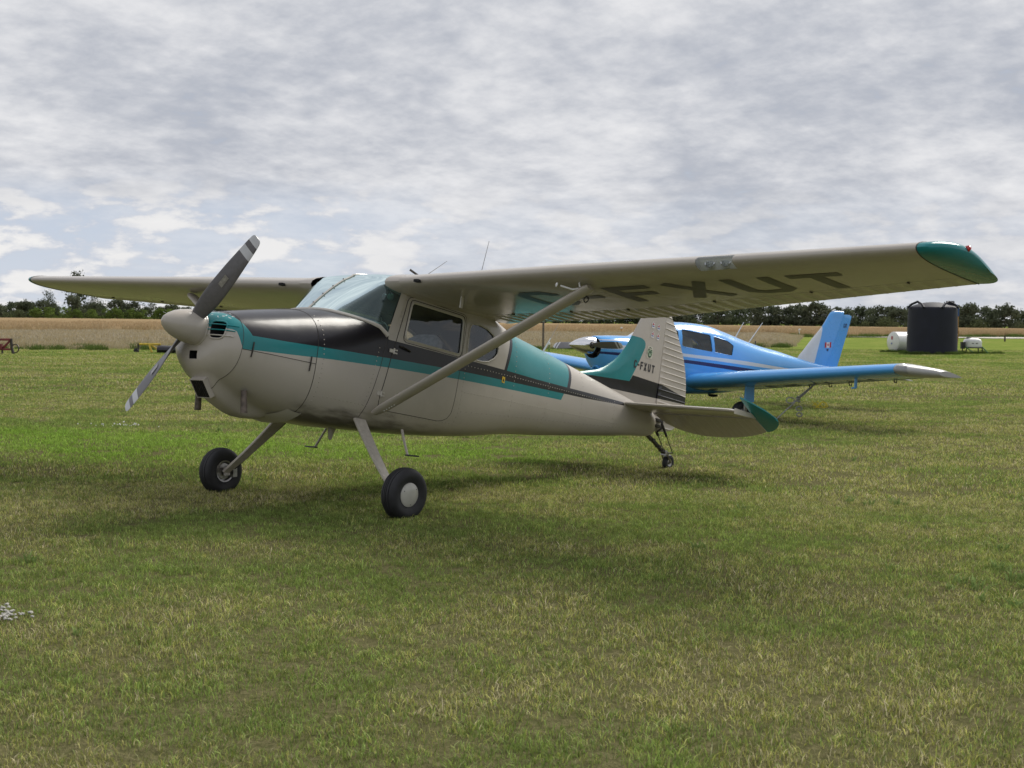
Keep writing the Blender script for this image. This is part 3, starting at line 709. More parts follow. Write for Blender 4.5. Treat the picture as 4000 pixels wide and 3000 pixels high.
# --- fin, rudder
FLE = [(1.56, -3.40), (1.70, -3.42), (1.755, -3.47), (1.79, -3.60), (1.82, -3.72), (1.86, -3.88), (1.942, -4.054), (2.055, -4.221), (2.205, -4.36), (2.334, -4.445), (2.526, -4.56), (2.66, -4.655), (2.74, -4.76), (2.775, -4.90)]
HINGE = -5.045
def fin_half(x, z):
    le = hermite([q[0] for q in FLE], [q[1] for q in FLE], z); d = max(0., le-x); return .036*min(1., math.sqrt(d/.13)) if d < .13 else .036-.010*max(0, (d-.13))/.9
zs = [1.58, 1.70, 1.74, 1.755, 1.77, 1.785, 1.80, 1.82, 1.84, 1.86, 1.90, 1.942, 2.0, 2.055, 2.12, 2.205, 2.27, 2.334, 2.43, 2.526, 2.60, 2.66, 2.72, 2.75, 2.775]
rows = []
for z in zs:
    le = hermite([q[0] for q in FLE], [q[1] for q in FLE], z); L_ = le-HINGE
    us_ = [(1-math.cos(math.pi/2*i/14)) for i in range(15)]; xx = [le-L_*u for u in us_]
    ft = 1. if z < 2.7 else max(.15, math.sqrt(max(0, 1-((z-2.7)/.076)**2)))
    rows.append([(x, fin_half(x, z)*ft, z) for x in xx[::-1]]+[(x, -fin_half(x, z)*ft, z) for x in xx[1:]])
FIN = Geo().grid(rows, True, False, True).obj('fin', M_FIN, A, True, 50)
RTE = [(1.345, -5.17), (1.36, -5.30), (1.43, -5.515), (1.52, -5.60), (1.62, -5.655), (1.748, -5.685), (1.9, -5.672), (2.082, -5.628), (2.22, -5.57), (2.354, -5.487), (2.52, -5.36), (2.663, -5.235), (2.74, -5.15), (2.775, -5.10)]
rz = []
k = 0
while 1.40+k*.0712 < 2.75: rz += [1.40+k*.0712+q for q in (-.011, -.0055, 0, .0055, .011)]; k += 1
rz = sorted(set([1.345, 1.36]+rz+[2.775])); rows = []
for z in rz:
    te = hermite([q[0] for q in RTE], [q[1] for q in RTE], z); L_ = HINGE-.006-te
    d = abs(((z-1.40)/.0712+.5) % 1-.5)*.0712; rb = .0075*max(0, 1-(d/.0085)**2); U = []
    for u in (0, .05, .12, .3, .6, .9, 1.):
        h = .027*(1-u)+.003+rb*min(1, max(0, (u-.03)/.1))*min(1, (1.02-u)/.1); U.append((HINGE-.006-L_*u, h, z))
    rows.append(U+[(q[0], -q[1], q[2]) for q in U[::-1]])
RUD = Geo().grid(rows, True, True, True).obj('rudder', M_FIN, A, True, 22)
def finmap(uo, p_, H=.092, z0=1.985):
    x = uo-p_[0]*H; return (x, fin_half(x, 2.0)+.003, z0+p_[1]*H)
lettering([('C', -4.502, 1), ('-', -4.572, .75), ('F', -4.632, 1), ('X', -4.706, 1.1), ('U', -4.79, 1), ('T', -4.868, 1.05)], .58, .2, finmap, 'registration_lettering', M_BLACKP, FIN, 1)
def decal(cx, cz, pts, mat, name, parent, off=.003):
    P = [(cx-a*1.22, fin_half(cx-a*1.22, cz+b*1.22)+off, cz+b*1.22) for a, b in pts]; return mobj(name, P, [tuple(range(len(P)))], mat, parent, False)
ell = lambda rx, rz_, n=20, cx=0, cz=0: [(cx+rx*math.cos(2*math.pi*i/n), cz+rz_*math.sin(2*math.pi*i/n)) for i in range(n)]
M_DGRN = pmat('dark_green_print', (.02, .05, .03), .5); M_CRM = pmat('cream_print', (.55, .54, .45), .5); M_PINK = pmat('red_print', (.45, .06, .09), .5); M_BLUP = pmat('blue_print', (.10, .13, .40), .5); M_LGRN = pmat('pale_green_print', (.30, .42, .28), .5)
bx, bz = -4.787, 2.207; KS = 1.22
st_ = decal(bx, bz, [(-.042, -.055), (.042, -.055), (.050, -.03), (.046, .03), (.040, .058), (-.040, .058), (-.046, .03), (-.050, -.03)], M_CRM, 'sticker', FIN)
decal(bx, bz, ell(.038, .050), M_DGRN, 'sticker_oval', st_, .0045); decal(bx, bz+.004, ell(.041, .020), M_LGRN, 'sticker_band', st_, .006); decal(bx, bz-.03, ell(.022, .010), M_LGRN, 'sticker_scroll', st_, .006); decal(bx, bz+.040, ell(.026, .006), M_CRM, 'sticker_scroll', st_, .006)
lettering([('3', bx+.028, 1), ('0', bx+.008, 1), ('0', bx-.012, 1)], .6, .22, lambda uo, p_: (uo-p_[0]*.028, fin_half(uo, bz)+.008, bz-.010+p_[1]*.028), 'sticker_lettering', M_DGRN, st_, 1)
for cx, cz in ((-4.79, 2.525), (-4.905, 2.52), (-4.80, 2.415), (-4.915, 2.41)):
    cr = decal(cx, cz, [(-.026, -.012), (-.018, -.028), (.018, -.028), (.026, -.012), (.020, .008), (.024, .02), (.009, .020), (0, .040), (-.009, .020), (-.024, .02), (-.020, .008)], M_WHITE, 'crest_sticker', FIN)
    decal(cx, cz, [(-.012, .002), (.012, .002), (.015, .014), (.006, .013), (0, .028), (-.006, .013), (-.015, .014)], M_PINK, 'crest_emblem', cr, .005); decal(cx, cz, [(-.018, -.014), (.018, -.014), (.020, -.006), (-.020, -.006)], M_BLUP, 'crest_ribbon', cr, .005)
# --- tailplane and elevators (elevators hang down, horns stand up)
ZS = 1.547; DEL = rad(23)
def stab(sg):
    yy = [0, .05, .13, .4, .8, 1.2, 1.34, 1.395, 1.41]; rows = []
    for y in yy:
        le = -4.205-.152*y-(0 if y < 1.34 else (y-1.34)*.55); te = -4.925; L_ = le-te; th = .036 if y < 1.395 else .02
        us_ = [(1-math.cos(math.pi/2*i/10)) for i in range(11)]
        f = lambda u: th*2*(1.4845*math.sqrt(u)-.63*u-1.758*u*u*.6+.4*u**3)*.62+.004
        rows.append([(le-L_*u, sg*y, ZS+f(u)) for u in us_[::-1]]+[(le-L_*u, sg*y, ZS-f(u)) for u in us_[1:]])
    o = Geo().grid(rows, True, True, True).obj('tailplane', M_TAUPE, A, True, 45)
    ETE = [(.10, .20), (.16, .30), (.25, .385), (.4, .462), (.6, .498), (.85, .49), (1.1, .44), (1.3, .365), (1.40, .31)]
    def ep(y, e, h):  # elevator plane
        return (-4.932-e*math.cos(DEL)-h*math.sin(DEL), sg*y, ZS-e*math.sin(DEL)+h*math.cos(DEL))
    ye = []; k = 0
    while .13+k*.085 < 1.38: ye += [.13+k*.085+q for q in (-.01, -.005, 0, .005, .01)]; k += 1
    ye = sorted(set([.10]+[q for q in ye if q > .10]+[1.398])); rows = []
    for y in ye:
        L_ = hermite([q[0] for q in ETE], [q[1] for q in ETE], y); d = abs(((y-.13)/.085+.5) % 1-.5)*.085; rb = .004*max(0, 1-(d/.008)**2); U, D = [], []
        for u in (0, .08, .2, .5, .85, 1.):
            h = .022*(1-u)+.003+rb*min(1, max(0, u/.1))*min(1, (1.03-u)/.1); U.append(ep(y, L_*u, h)); D.append(ep(y, L_*u, -h))
        rows.append(U+D[::-1])
    e_ = Geo().grid(rows, True, True, True).obj('elevator', M_TAUPE, A, True, 22)
    OUT = [(1.402, -.40, .31), (1.43, -.37, .31), (1.48, -.315, .285), (1.53, -.24, .25), (1.58, -.16, .20), (1.62, -.075, .145), (1.643, .0, .085)]
    rows = []
    for y, e0, e1 in OUT:
        L_ = e1-e0; U, D = [], []
        for u in (0, .06, .2, .5, .8, 1.):
            h = (.003+.018*math.sin(math.pi*min(1, u+.08)))*(1 if y < 1.6 else .5); U.append(ep(y, e0+L_*u, h)); D.append(ep(y, e0+L_*u, -h))
        rows.append(U+D[::-1])
    Geo().grid(rows, True, True, True).obj('elevator_tip', M_TEAL, e_, True, 40)
    g = Geo(); g.grid([[(-4.46, sg*1.412, ZS+.03), (-4.46, sg*1.412, ZS-.03), (-4.92, sg*1.412, ZS-.022), (-4.92, sg*1.412, ZS+.022)], [(-4.50, sg*1.40, ZS+.032), (-4.50, sg*1.40, ZS-.032), (-4.92, sg*1.40, ZS-.024), (-4.92, sg*1.40, ZS+.024)]], True, True, False); g.obj('tailplane_end_rib', M_TRIM, o, False, None)
stab(1); stab(-1)

# --- undercarriage
def leg(sg):
    top, bot = np.array([-.007, sg*.47, .775]), W2B((.035, sg*1.075, .215)); g = Geo(); rr = []
    for t in np.linspace(0, 1, 9):
        c_ = top+(bot-top)*t+np.array([0, 0, -.02*math.sin(math.pi*t)]); w_ = .070*(1-t)+.034*t; th = .012
        d = (bot-top)/np.linalg.norm(bot-top); nn = np.cross(d, [1, 0, 0]); nn /= np.linalg.norm(nn)
        rr.append([c_+np.array([1, 0, 0])*w_*a+nn*th*b for a, b in ((1, .4), (.93, 1), (-.93, 1), (-1, .4), (-1, -.4), (-.93, -1), (.93, -1), (1, -.4))])
    l_ = g.grid(rr, True, True, True).obj('landing_gear_leg', M_LEG, A, True, 30)
    pts = [top+(bot-top)*t+np.array([-.075*(1-t)-.04*t, 0, -.018]) for t in np.linspace(.05, .9, 8)]
    Geo().tube(pts, .005, 5).obj('brake_line', M_BLACKP, l_)
    # wheel, built in world axes then turned into the airframe frame
    c_ = np.array([.02, sg*1.168, .213]); ax = np.array([.02*sg, 1, -.03*sg]); ax /= np.linalg.norm(ax)
    def wl(prof, n=40, c2=c_):
        gg = Geo().lathe(prof, c2, ax*sg, n); gg.v = [tuple(W2B(q)) for q in gg.v]; return gg
    r_, hw = .214, .076
    prof = [(.098, -.058), (.115, -.068), (.15, -.077), (.175, -.076), (.195, -.064), (.206, -.047), (.2105, -.036), (.2055, -.0345), (.2055, -.0305), (.2125, -.029), (.214, -.012), (.209, -.0105), (.209, -.0065), (.2145, -.005), (.2145, .005), (.209, .0065), (.209, .0105), (.214, .012), (.2125, .029), (.2055, .0305), (.2055, .0345), (.2105, .036), (.206, .047), (.195, .064), (.175, .076), (.15, .077), (.115, .068), (.098, .058)]
    wh = wl(prof, 48).obj('main_wheel', M_RUB, A, True, 40)
    wl([(.100, .050), (.097, .062), (.090, .066), (.060, .074), (.03, .077), (.0005, .078)], 32).obj('hub_cap', M_CREAM, wh)
    wl([(.103, -.050), (.098, -.064), (.085, -.062), (.078, -.035), (.045, -.03), (.04, -.05), (.0005, -.052)], 32).obj('rim', M_STEEL, wh)
    wl([(.072, -.04), (.072, -.05), (.03, -.052)], 28).obj('brake_disc', M_STEEL, wh)
    for k in range(3):
        a = 2.1*k+.5; e1 = np.array([1, 0, 0]); e3 = np.array([0, 0, 1]); q = c_+.078*(math.cos(a)*e1+math.sin(a)*e3)+ax*sg*.072
        gg = Geo().lathe([(.004, 0), (.003, .004), (.0005, .005)], q, ax*sg, 6); gg.v = [tuple(W2B(v_)) for v_ in gg.v]; gg.obj('hub_screw', M_DARKMET, wh)
    gg = Geo(); q = c_-ax*sg*.088
    gg.box(q+np.array([-.075, 0, -.015]), (.045, .05, .08)); gg.box(q+np.array([-.06, 0, .035]), (.025, .04, .03)); gg.tube([q, q+ax*sg*.05], .022, 10); gg.v = [tuple(W2B(v_)) for v_ in gg.v]; gg.obj('brake_caliper', M_STEEL, A, True, 30)
    gg = Geo(); gg.box(q+np.array([0, -.0, .0]), (.05, .028, .07)); gg.v = [tuple(W2B(v_)) for v_ in gg.v]; gg.obj('axle_block', M_TRIM, A, True, 30)
    # boarding step
    a = np.array([-.53, sg*.47, .76]); Geo().tube([a, a+np.array([.005, sg*.03, -.06]), a+np.array([.015, sg*.12, -.215])], .013, 8, True, .7).obj('boarding_step', M_TAUPE, A)
    b_ = a+np.array([.015, sg*.12, -.215]); g = Geo(); g.box(b_+np.array([0, sg*.055, -.004]), (.045, .13, .012)); g.obj('step_tread', M_BLACKP, A, False)
leg(1); leg(-1)
# belly fairings and drain
g = Geo(); fp = np.array([-.14, 0, .70]); g.grid([[fp+np.array([.035*k*math.cos(q), .016*k*math.sin(q), z_]) for q in np.linspace(0, 2*math.pi, 12, endpoint=False)] for k, z_ in ((1.9, .02), (1.2, -.02), (.85, -.06), (.55, -.10), (.2, -.108))], True, False, True); g.obj('belly_fin', M_TAUPE, A)
# tailwheel
tw = W2B((-5.566, 0, -.034)); sp0 = np.array([-4.93, 0, 1.30]); sp1 = tw+np.array([.09, 0, .085])
g = Geo(); rr = []
for t in np.linspace(0, 1, 8):
    c_ = sp0+(sp1-sp0)*t+np.array([-.02*math.sin(math.pi*t), 0, 0]); d = sp1-sp0; d /= np.linalg.norm(d); nn = np.cross(d, [0, 1, 0])
    rr.append([c_+np.array([0, 1, 0])*.022*a+nn*(.016-.004*t)*b for a, b in ((1, 1), (-1, 1), (-1, -1), (1, -1))])
tl = g.grid(rr, True, True, True).obj('tail_spring', M_DARKMET, A, False, None)
for t in (.3, .62, .8): Geo().box(sp0+(sp1-sp0)*t+np.array([-.02, 0, 0]), (.045, .062, .03)).obj('spring_clamp', M_DARKMET, tl, False)
g = Geo(); g.box(sp1+np.array([-.005, 0, .008]), (.075, .07, .035)); g.tube([sp1+np.array([-.015, 0, .05]), sp1+np.array([-.02, 0, -.02])], .024, 10)
for s_ in (1, -1): g.tube([sp1+np.array([0, s_*.038, 0]), sp1+np.array([-.03, s_*.04, -.045]), tw+np.array([0, s_*.04, 0])], .012, 6, True, .5)
fk = g.obj('tailwheel_fork', M_STEEL, A, True, 30)
g = Geo().lathe([(.05, -.026), (.07, -.03), (.086, -.026), (.094, -.014), (.096, 0), (.094, .014), (.086, .026), (.07, .03), (.05, .026)], tw, (0, 1, 0), 28); wh = g.obj('tail_wheel', M_RUB, A)
Geo().lathe([(.053, -.02), (.05, .02), (.045, .024), (.02, .018), (.018, .03), (.0005, .031)], tw, (0, 1, 0), 20).obj('rim', M_STEEL, wh); Geo().lathe([(.053, .02), (.05, -.02), (.045, -.024), (.02, -.018), (.0005, -.03)], tw, (0, 1, 0), 20).obj('rim', M_STEEL, wh)
for s_ in (1, -1):
    a, b = np.array([-5.16, s_*.06, 1.44]), sp1+np.array([-.08, s_*.055, .03])
    g = Geo(); g.tube([a, a+(b-a)*.42], .016, 7); g.tube([a+(b-a)*.42, b], .005, 5); g.tube([b, sp1+np.array([0, s_*.03, .02])], .008, 5); g.obj('steering_spring', M_DARKMET, A)
g = Geo(); g.box((-5.10, .05, 1.47), (.16, .03, .035)); g.box((-5.08, 0.05, 1.40), (.12, .04, .03)); g.tube([(-5.16, .06, 1.47), (-5.16, .06, 1.38), (-5.10, .05, 1.34)], .012, 6); g.lathe([(.05, -.012), (.05, .012)], (-5.14, .0, 1.49), (0, 1, 0), 16, (True, True)); g.obj('tail_linkage', M_DARKMET, A, False)
# --- propeller
SPX, SPZ = 1.755, 1.279; HUB = SPX-.26
g = Geo().lathe([(.0005, 0), (.022, .006), (.047, .025), (.074, .06), (.098, .105), (.117, .16), (.130, .22), (.138, .28), (.140, .325), (.136, .333)], (SPX, 0, SPZ), (-1, 0, 0), 40, (False, True)); spn = g.obj('spinner', M_TAUPE, A)
Geo().lathe([(.137, -.003), (.143, 0.), (.143, .012), (.137, .014)], (SPX-.325, 0, SPZ), (-1, 0, 0), 40).obj('backplate', M_TRIM, spn)
PA = .7806; prop = empty('propeller'); prop.parent = A
spn.parent = prop
for s_ in (1, -1):
    dv = np.array([0, math.sin(PA), math.cos(PA)])*s_; ax = np.array([1., 0, 0]); tv = np.cross(ax, dv); g = Geo(); rows = []; mi = []
    rs = [.10, .14, .19, .25, .32, .40, .50, .60, .70, .772, .774, .843, .845, .893, .895, .93, .950, .960]
    wd = [(.10, .10), (.16, .120), (.25, .145), (.40, .162), (.55, .160), (.75, .138), (.9, .114), (.94, .100), (.955, .080), (.960, .055)]
    for r_ in rs:
        W_ = hermite([q[0] for q in wd], [q[1] for q in wd], r_); be = math.atan2(1.35, 2*math.pi*max(r_, .14)); be = min(be, rad(50)); chv = tv*math.cos(be)+ax*math.sin(be); nv = np.cross(chv, dv); th = max(.006, .05*(1-r_/.55) if r_ < .3 else .024*(1-r_)+.006)
        rows.append([np.array([HUB, 0, SPZ])+dv*r_+chv*(W_/2*math.cos(a))+nv*(th/2*math.sin(a)*(1-.25*math.cos(a))) for a in np.linspace(0, 2*math.pi, 22, endpoint=False)])
    g.grid(rows, True, True, True); g.mi = []
    for i in range(len(rs)-1): g.mi += [1 if (.772 <= rs[i] < .843 or rs[i] >= .893) else 0]*22
    g.mi += [0, 1]
    bl = g.obj('blade', [M_PROP, M_PROPW], prop, True, 40)
    r_ = .50; be = math.atan2(1.35, 2*math.pi*r_); chv = tv*math.cos(be)+ax*math.sin(be); nv = np.cross(chv, dv); c0 = np.array([HUB, 0, SPZ])+dv*r_+nv*(.0135 if (nv @ np.array([.77, .64, 0])) > 0 else -.0135)
    Geo().add([c0+dv*a*.05+chv*b*.022 for a, b in ((-1, -1), (1, -1), (1, 1), (-1, 1))], [(0, 1, 2, 3)]).obj('maker_plate', M_STEEL, bl, False)
# --- aerials and small fittings
b0 = np.array([-.62, .30, 2.10])
Geo().tube([b0, b0+np.array([.0, .0, .03]), b0+np.array([-.01, .02, .055]), b0+np.array([.05, -.04, .10])], .011, 6).obj('air_thermometer', M_DARKMET, A)
Geo().tube([b0+np.array([0, .02, 0]), b0+np.array([-.16, .20, .22])], [.004, .002], 5).obj('whip_aerial', M_STEEL, A)
a0 = np.array([-.95, .75, 2.10]); Geo().tube([a0, a0+np.array([-.02, .05, .44])], [.004, .0025], 5).obj('whip_aerial', M_STEEL, A)
a0 = np.array([-2.83, .06, 1.85]); Geo().tube([a0, a0+np.array([-.065, .03, .165])], [.011, .006], 6).obj('blade_aerial', M_WHITE, A); Geo().tube([a0+np.array([-.065, .03, .165]), a0+np.array([-.13, .06, .33])], [.003, .002], 4).obj('whip_aerial', M_STEEL, A)
pl = outline([(-1.735, 1.378), (-1.782, 1.375), (-1.785, 1.432), (-1.738, 1.435)], 1, .0025)[:-1]
w0 = mobj('warning_label', [outline([(-1.735, 1.378), (-1.782, 1.375), (-1.785, 1.432), (-1.738, 1.435)], 1, .0025, True, 9)[i] for i in range(4)], [(0, 1, 2, 3)], M_YEL, A, False)
mobj('warning_triangle', outline([(-1.747, 1.390), (-1.773, 1.388), (-1.761, 1.425)], 1, .004, True, 9)[:3], [(0, 1, 2)], M_BLACKP, w0, False)
# rivets: rows of domes on the skin
def rivets(rows_, name='rivets', parent=A, r_=.0058, mat=M_TAUPE, sides=(1, -1)):
    g = Geo()
    for pts in rows_:
        for x_, z_ in pts:
            y_ = surf_y(x_, z_); e = .01; ny = np.array([-(surf_y(x_+e, z_)-surf_y(x_-e, z_))/(2*e), 1, -(surf_y(x_, z_+e)-surf_y(x_, z_-e))/(2*e)]); ny /= np.linalg.norm(ny)
            for sg in sides: g.lathe([(r_, -.001), (r_*.75, r_*.45), (r_*.15, r_*.62)], (x_, sg*y_, z_), (ny[0], sg*ny[1], ny[2]), 6)
    o = g.obj(name, mat, parent); o['kind'] = 'stuff'; return o
def row(a, b, n): return [(a[0]+(b[0]-a[0])*i/(n-1), a[1]+(b[1]-a[1])*i/(n-1)) for i in range(n)]
rivets([row((-1.2, 1.195), (-4.1, 1.30), 62), row((-1.2, 1.44), (-4.0, 1.505), 60), row((-1.2, 1.02), (-4.2, 1.27), 40), row((-.2, .86), (-1.15, .90), 22), row((-.06, 1.40), (.02, .82), 16), row((.53, 1.20), (.54, .85), 10), row((.56, 1.55), (.53, 1.20), 10), row((-1.16, .92), (-1.16, 1.85), 24),
        row((-1.95, 1.0), (-1.95, 1.80), 18), row((-2.6, 1.06), (-2.6, 1.80), 16), row((-3.3, 1.12), (-3.3, 1.72), 14), row((-4.0, 1.2), (-4.0, 1.62), 10), row((.45, .90), (-.02, .90), 12), row((-.26, 1.60), (-.26, 1.86), 8), row((-1.12, 1.56), (-1.12, 1.86), 8)])
# --- headset hanging behind the windscreen
hb = RB @ np.array([-.21, .40, 1.88]); HS = empty('headset', tuple(hb)); HS.scale = (.66, .66, .66)
tag(HS, 'green and black aviation headset hanging behind the windshield of the taupe airplane', 'headset')
g = Geo()
for t, s_ in ((0, 1), (1, -1)):
    Geo().lathe([(.002, -.032), (.03, -.028), (.044, -.008), (.044, .012), (.03, .028), (.0005, .034)], (.0+.02*t, .045-.09*t, -.01), (.5, .8*s_, 0), 16).obj('ear_cup', M_GREEN if t == 0 else M_BLACKP, HS)
Geo().tube([(.01+.0, .06*math.cos(a), .0+.10*math.sin(a)) for a in np.linspace(.1, math.pi-.1, 14)], .008, 6).obj('headband', M_BLACKP, HS)
Geo().tube([(.0, .05, .03), (.0, .05, .12)], .005, 6).obj('slider', M_ALU, HS)
# ==== BACKGROUND ====
D2, R2 = np.array([math.cos(YAW), math.sin(YAW)]), np.array([math.sin(YAW), -math.cos(YAW)])
def V(t, s_): q = CAM[:2]+D2*t+R2*s_; return np.array([q[0], q[1]])
def sstep(a): a = np.clip(a, 0, 1); return a*a*(3-2*a)
def gz(x, y):
    x, y = np.asarray(x, float), np.asarray(y, float)
    n = .012*np.sin(x*.9+1.3*np.sin(y*.55))+.010*np.sin(y*1.1+.7*x+2)+.02*np.sin(x*.23-y*.31)
    far = sstep((np.hypot(x, y)-9)/20)
    return .030-.112*sstep((-x-1.2)/4.2)+n*(.35+.65*far)
# ------------------------------------------------------------------ ground colours
def pos_nodes(g):
    ps = g.n('ShaderNodeNewGeometry').outputs['Position']; x, y, z = g.xyz(ps)
    dxx, dyy = g.m('SUBTRACT', x, float(CAM[0])), g.m('SUBTRACT', y, float(CAM[1]))
    t = g.m('ADD', g.m('MULTIPLY', dxx, float(D2[0])), g.m('MULTIPLY', dyy, float(D2[1])))
    s_ = g.m('ADD', g.m('MULTIPLY', dxx, float(R2[0])), g.m('MULTIPLY', dyy, float(R2[1])))
    return ps, t, s_
def turf_tone(g, ps, t, s_):
    """slow variation of the turf: lush, yellowing and dry patches plus faint mowing lanes"""
    flat = g.vec(g.xyz(ps)[0], g.xyz(ps)[1], 0.)
    a = g.noise(flat, .55, 4, .55); b = g.noise(flat, .17, 3, .5); c_ = g.noise(flat, 1.9, 4, .6)
    lane = g.noise(g.vec(g.m('MULTIPLY', s_, .05), g.m('MULTIPLY', t, .42), 0.), 1., 3, .5)
    dry = g.m('ADD', g.m('ADD', g.m('MULTIPLY', a, .38), g.m('MULTIPLY', b, .25)), g.m('ADD', g.m('MULTIPLY', c_, .17), g.m('MULTIPLY', lane, .20)))
    e = g.m('ADD', g.m('POWER', g.m('DIVIDE', g.m('ADD', s_, 4.2), 5.6), 2.), g.m('POWER', g.m('DIVIDE', g.m('SUBTRACT', t, 17.2), 2.8), 2.))
    lush = g.ramp(g.m('ADD', e, g.m('MULTIPLY', g.m('SUBTRACT', a, .5), 1.5)), .2, 1.3, 1., 0.)
    return g.ramp(dry, .43, .57), lush, c_
def turf_mat(name, blades):
    m_ = bpy.data.materials.new(name); m_.use_nodes = True; t_ = m_.node_tree; t_.nodes.clear(); g = NT(t_)
    o = g.n('ShaderNodeOutputMaterial'); ps, t, s_ = pos_nodes(g); dry, lush, c_ = turf_tone(g, ps, t, s_)
    if blades:
        at = g.n('ShaderNodeAttribute'); at.attribute_name = 'tint'; r_ = g.xyz(at.outputs['Color'])
        grn = g.mix(r_[0], (.050, .088, .016), (.225, .305, .080)); yel = g.mix(r_[0], (.160, .172, .034), (.460, .430, .150)); brn = g.mix(r_[0], (.115, .085, .048), (.520, .455, .310))
        f1 = g.ramp(g.m('ADD', r_[1], g.m('MULTIPLY', dry, .70)), .80, 1.16); f2 = g.ramp(g.m('ADD', r_[2], g.m('MULTIPLY', dry, .42)), .95, 1.16)
        col = g.mix(f2, g.mix(f1, grn, yel), brn)
        col = g.mix(g.m('MULTIPLY', lush, .76), col, g.mix(r_[0], (.085, .175, .014), (.240, .400, .055)))
        cl1 = g.noise(ps, 9., 3, .65); cl2 = g.noise(ps, 30., 2, .6); mul = g.m('MULTIPLY', g.ramp(cl1, .30, .70, .76, 1.86, False), g.ramp(cl2, .32, .68, .60, 1.66, False))
        col = g.mix(1., col, g.vec(mul, mul, mul), 'MULTIPLY')
        df = g.n('ShaderNodeBsdfDiffuse'); tl_ = g.n('ShaderNodeBsdfTranslucent'); gl = g.n('ShaderNodeBsdfGlossy'); gl.inputs['Roughness'].default_value = .55
        g.put(df.inputs[0], col); g.put(tl_.inputs[0], g.mix(.35, col, (.26, .32, .05)))
        mx = g.n('ShaderNodeMixShader'); mx.inputs[0].default_value = .34; t_.links.new(df.outputs[0], mx.inputs[1]); t_.links.new(tl_.outputs[0], mx.inputs[2])
        m2 = g.n('ShaderNodeMixShader'); m2.inputs[0].default_value = .018; t_.links.new(mx.outputs[0], m2.inputs[1]); t_.links.new(gl.outputs[0], m2.inputs[2])
        t_.links.new(m2.outputs[0], o.inputs[0])
    else:
        fine = g.noise(ps, 26., 5, .7); mid_ = g.noise(ps, 5., 4, .6)
        near = g.mix(g.ramp(fine, .3, .7), (.060, .060, .026), (.165, .145, .078))
        fr = g.mix(dry, (.125, .200, .036), (.260, .280, .078))
        fr = g.mix(.5, fr, g.mix(g.ramp(mid_, .3, .7), (.095, .150, .026), (.240, .275, .075)))
        near = g.mix(.15, near, (.24, .25, .10)); k = g.ramp(t, 26., 75., 0., 1.)
        df = g.n('ShaderNodeBsdfDiffuse'); g.put(df.inputs[0], g.mix(k, near, fr))
        bn = g.n('ShaderNodeBump'); bn.inputs['Strength'].default_value = .8; bn.inputs['Distance'].default_value = .05; g.put(bn.inputs['Height'], fine); t_.links.new(bn.outputs[0], df.inputs['Normal'])
        t_.links.new(df.outputs[0], o.inputs[0])
    return m_
M_TURF, M_SOIL = turf_mat('grass_blades', True), turf_mat('turf_ground', False)
def straw_mat(name, c0, c1, c2, trans=.25):
    m_ = bpy.data.materials.new(name); m_.use_nodes = True; t_ = m_.node_tree; t_.nodes.clear(); g = NT(t_); o = g.n('ShaderNodeOutputMaterial')
    ps, t, s_ = pos_nodes(g); at = g.n('ShaderNodeAttribute'); at.attribute_name = 'tint'; r_ = g.xyz(at.outputs['Color'])
    nz = g.noise(ps, .22, 4, .6); col = g.mix(r_[0], c0, c1); col = g.mix(g.ramp(g.m('ADD', g.m('MULTIPLY', nz, .6), g.m('MULTIPLY', r_[1], .4)), .42, .68), col, c2)
    df = g.n('ShaderNodeBsdfDiffuse'); tl_ = g.n('ShaderNodeBsdfTranslucent'); g.put(df.inputs[0], col); g.put(tl_.inputs[0], col)
    mx = g.n('ShaderNodeMixShader'); mx.inputs[0].default_value = trans; t_.links.new(df.outputs[0], mx.inputs[1]); t_.links.new(tl_.outputs[0], mx.inputs[2]); t_.links.new(mx.outputs[0], o.inputs[0])
    return m_
M_TALL = straw_mat('dry_meadow_grass', (.28, .235, .155), (.60, .535, .42), (.46, .37, .22))
M_WHEAT = straw_mat('ripe_crop', (.36, .265, .155), (.56, .435, .275), (.46, .345, .20))
M_WEED = straw_mat('weed_leaves', (.060, .105, .025), (.15, .215, .055), (.11, .15, .045))
M_WEED2 = straw_mat('broad_leaves', (.12, .19, .05), (.28, .37, .13), (.22, .29, .10))
# ground: one sheet, finer near the aircraft
tt = np.concatenate([np.linspace(-25, 2, 8), np.linspace(3, 40, 75), np.linspace(42, 120, 40), np.linspace(130, 500, 20), np.array([700, 1000, 1600, 2600, 4000])])
rows = []
for t in tt:
    W_ = max(30, t*1.1)+20; rows.append([(lambda q: (q[0], q[1], float(gz(*q))))(V(t, s_)) for s_ in np.linspace(-1, 1, 81)*W_])
gnd = Geo().grid(rows, False).obj('ground', M_SOIL, None, True, None); tag(gnd, kind='structure')
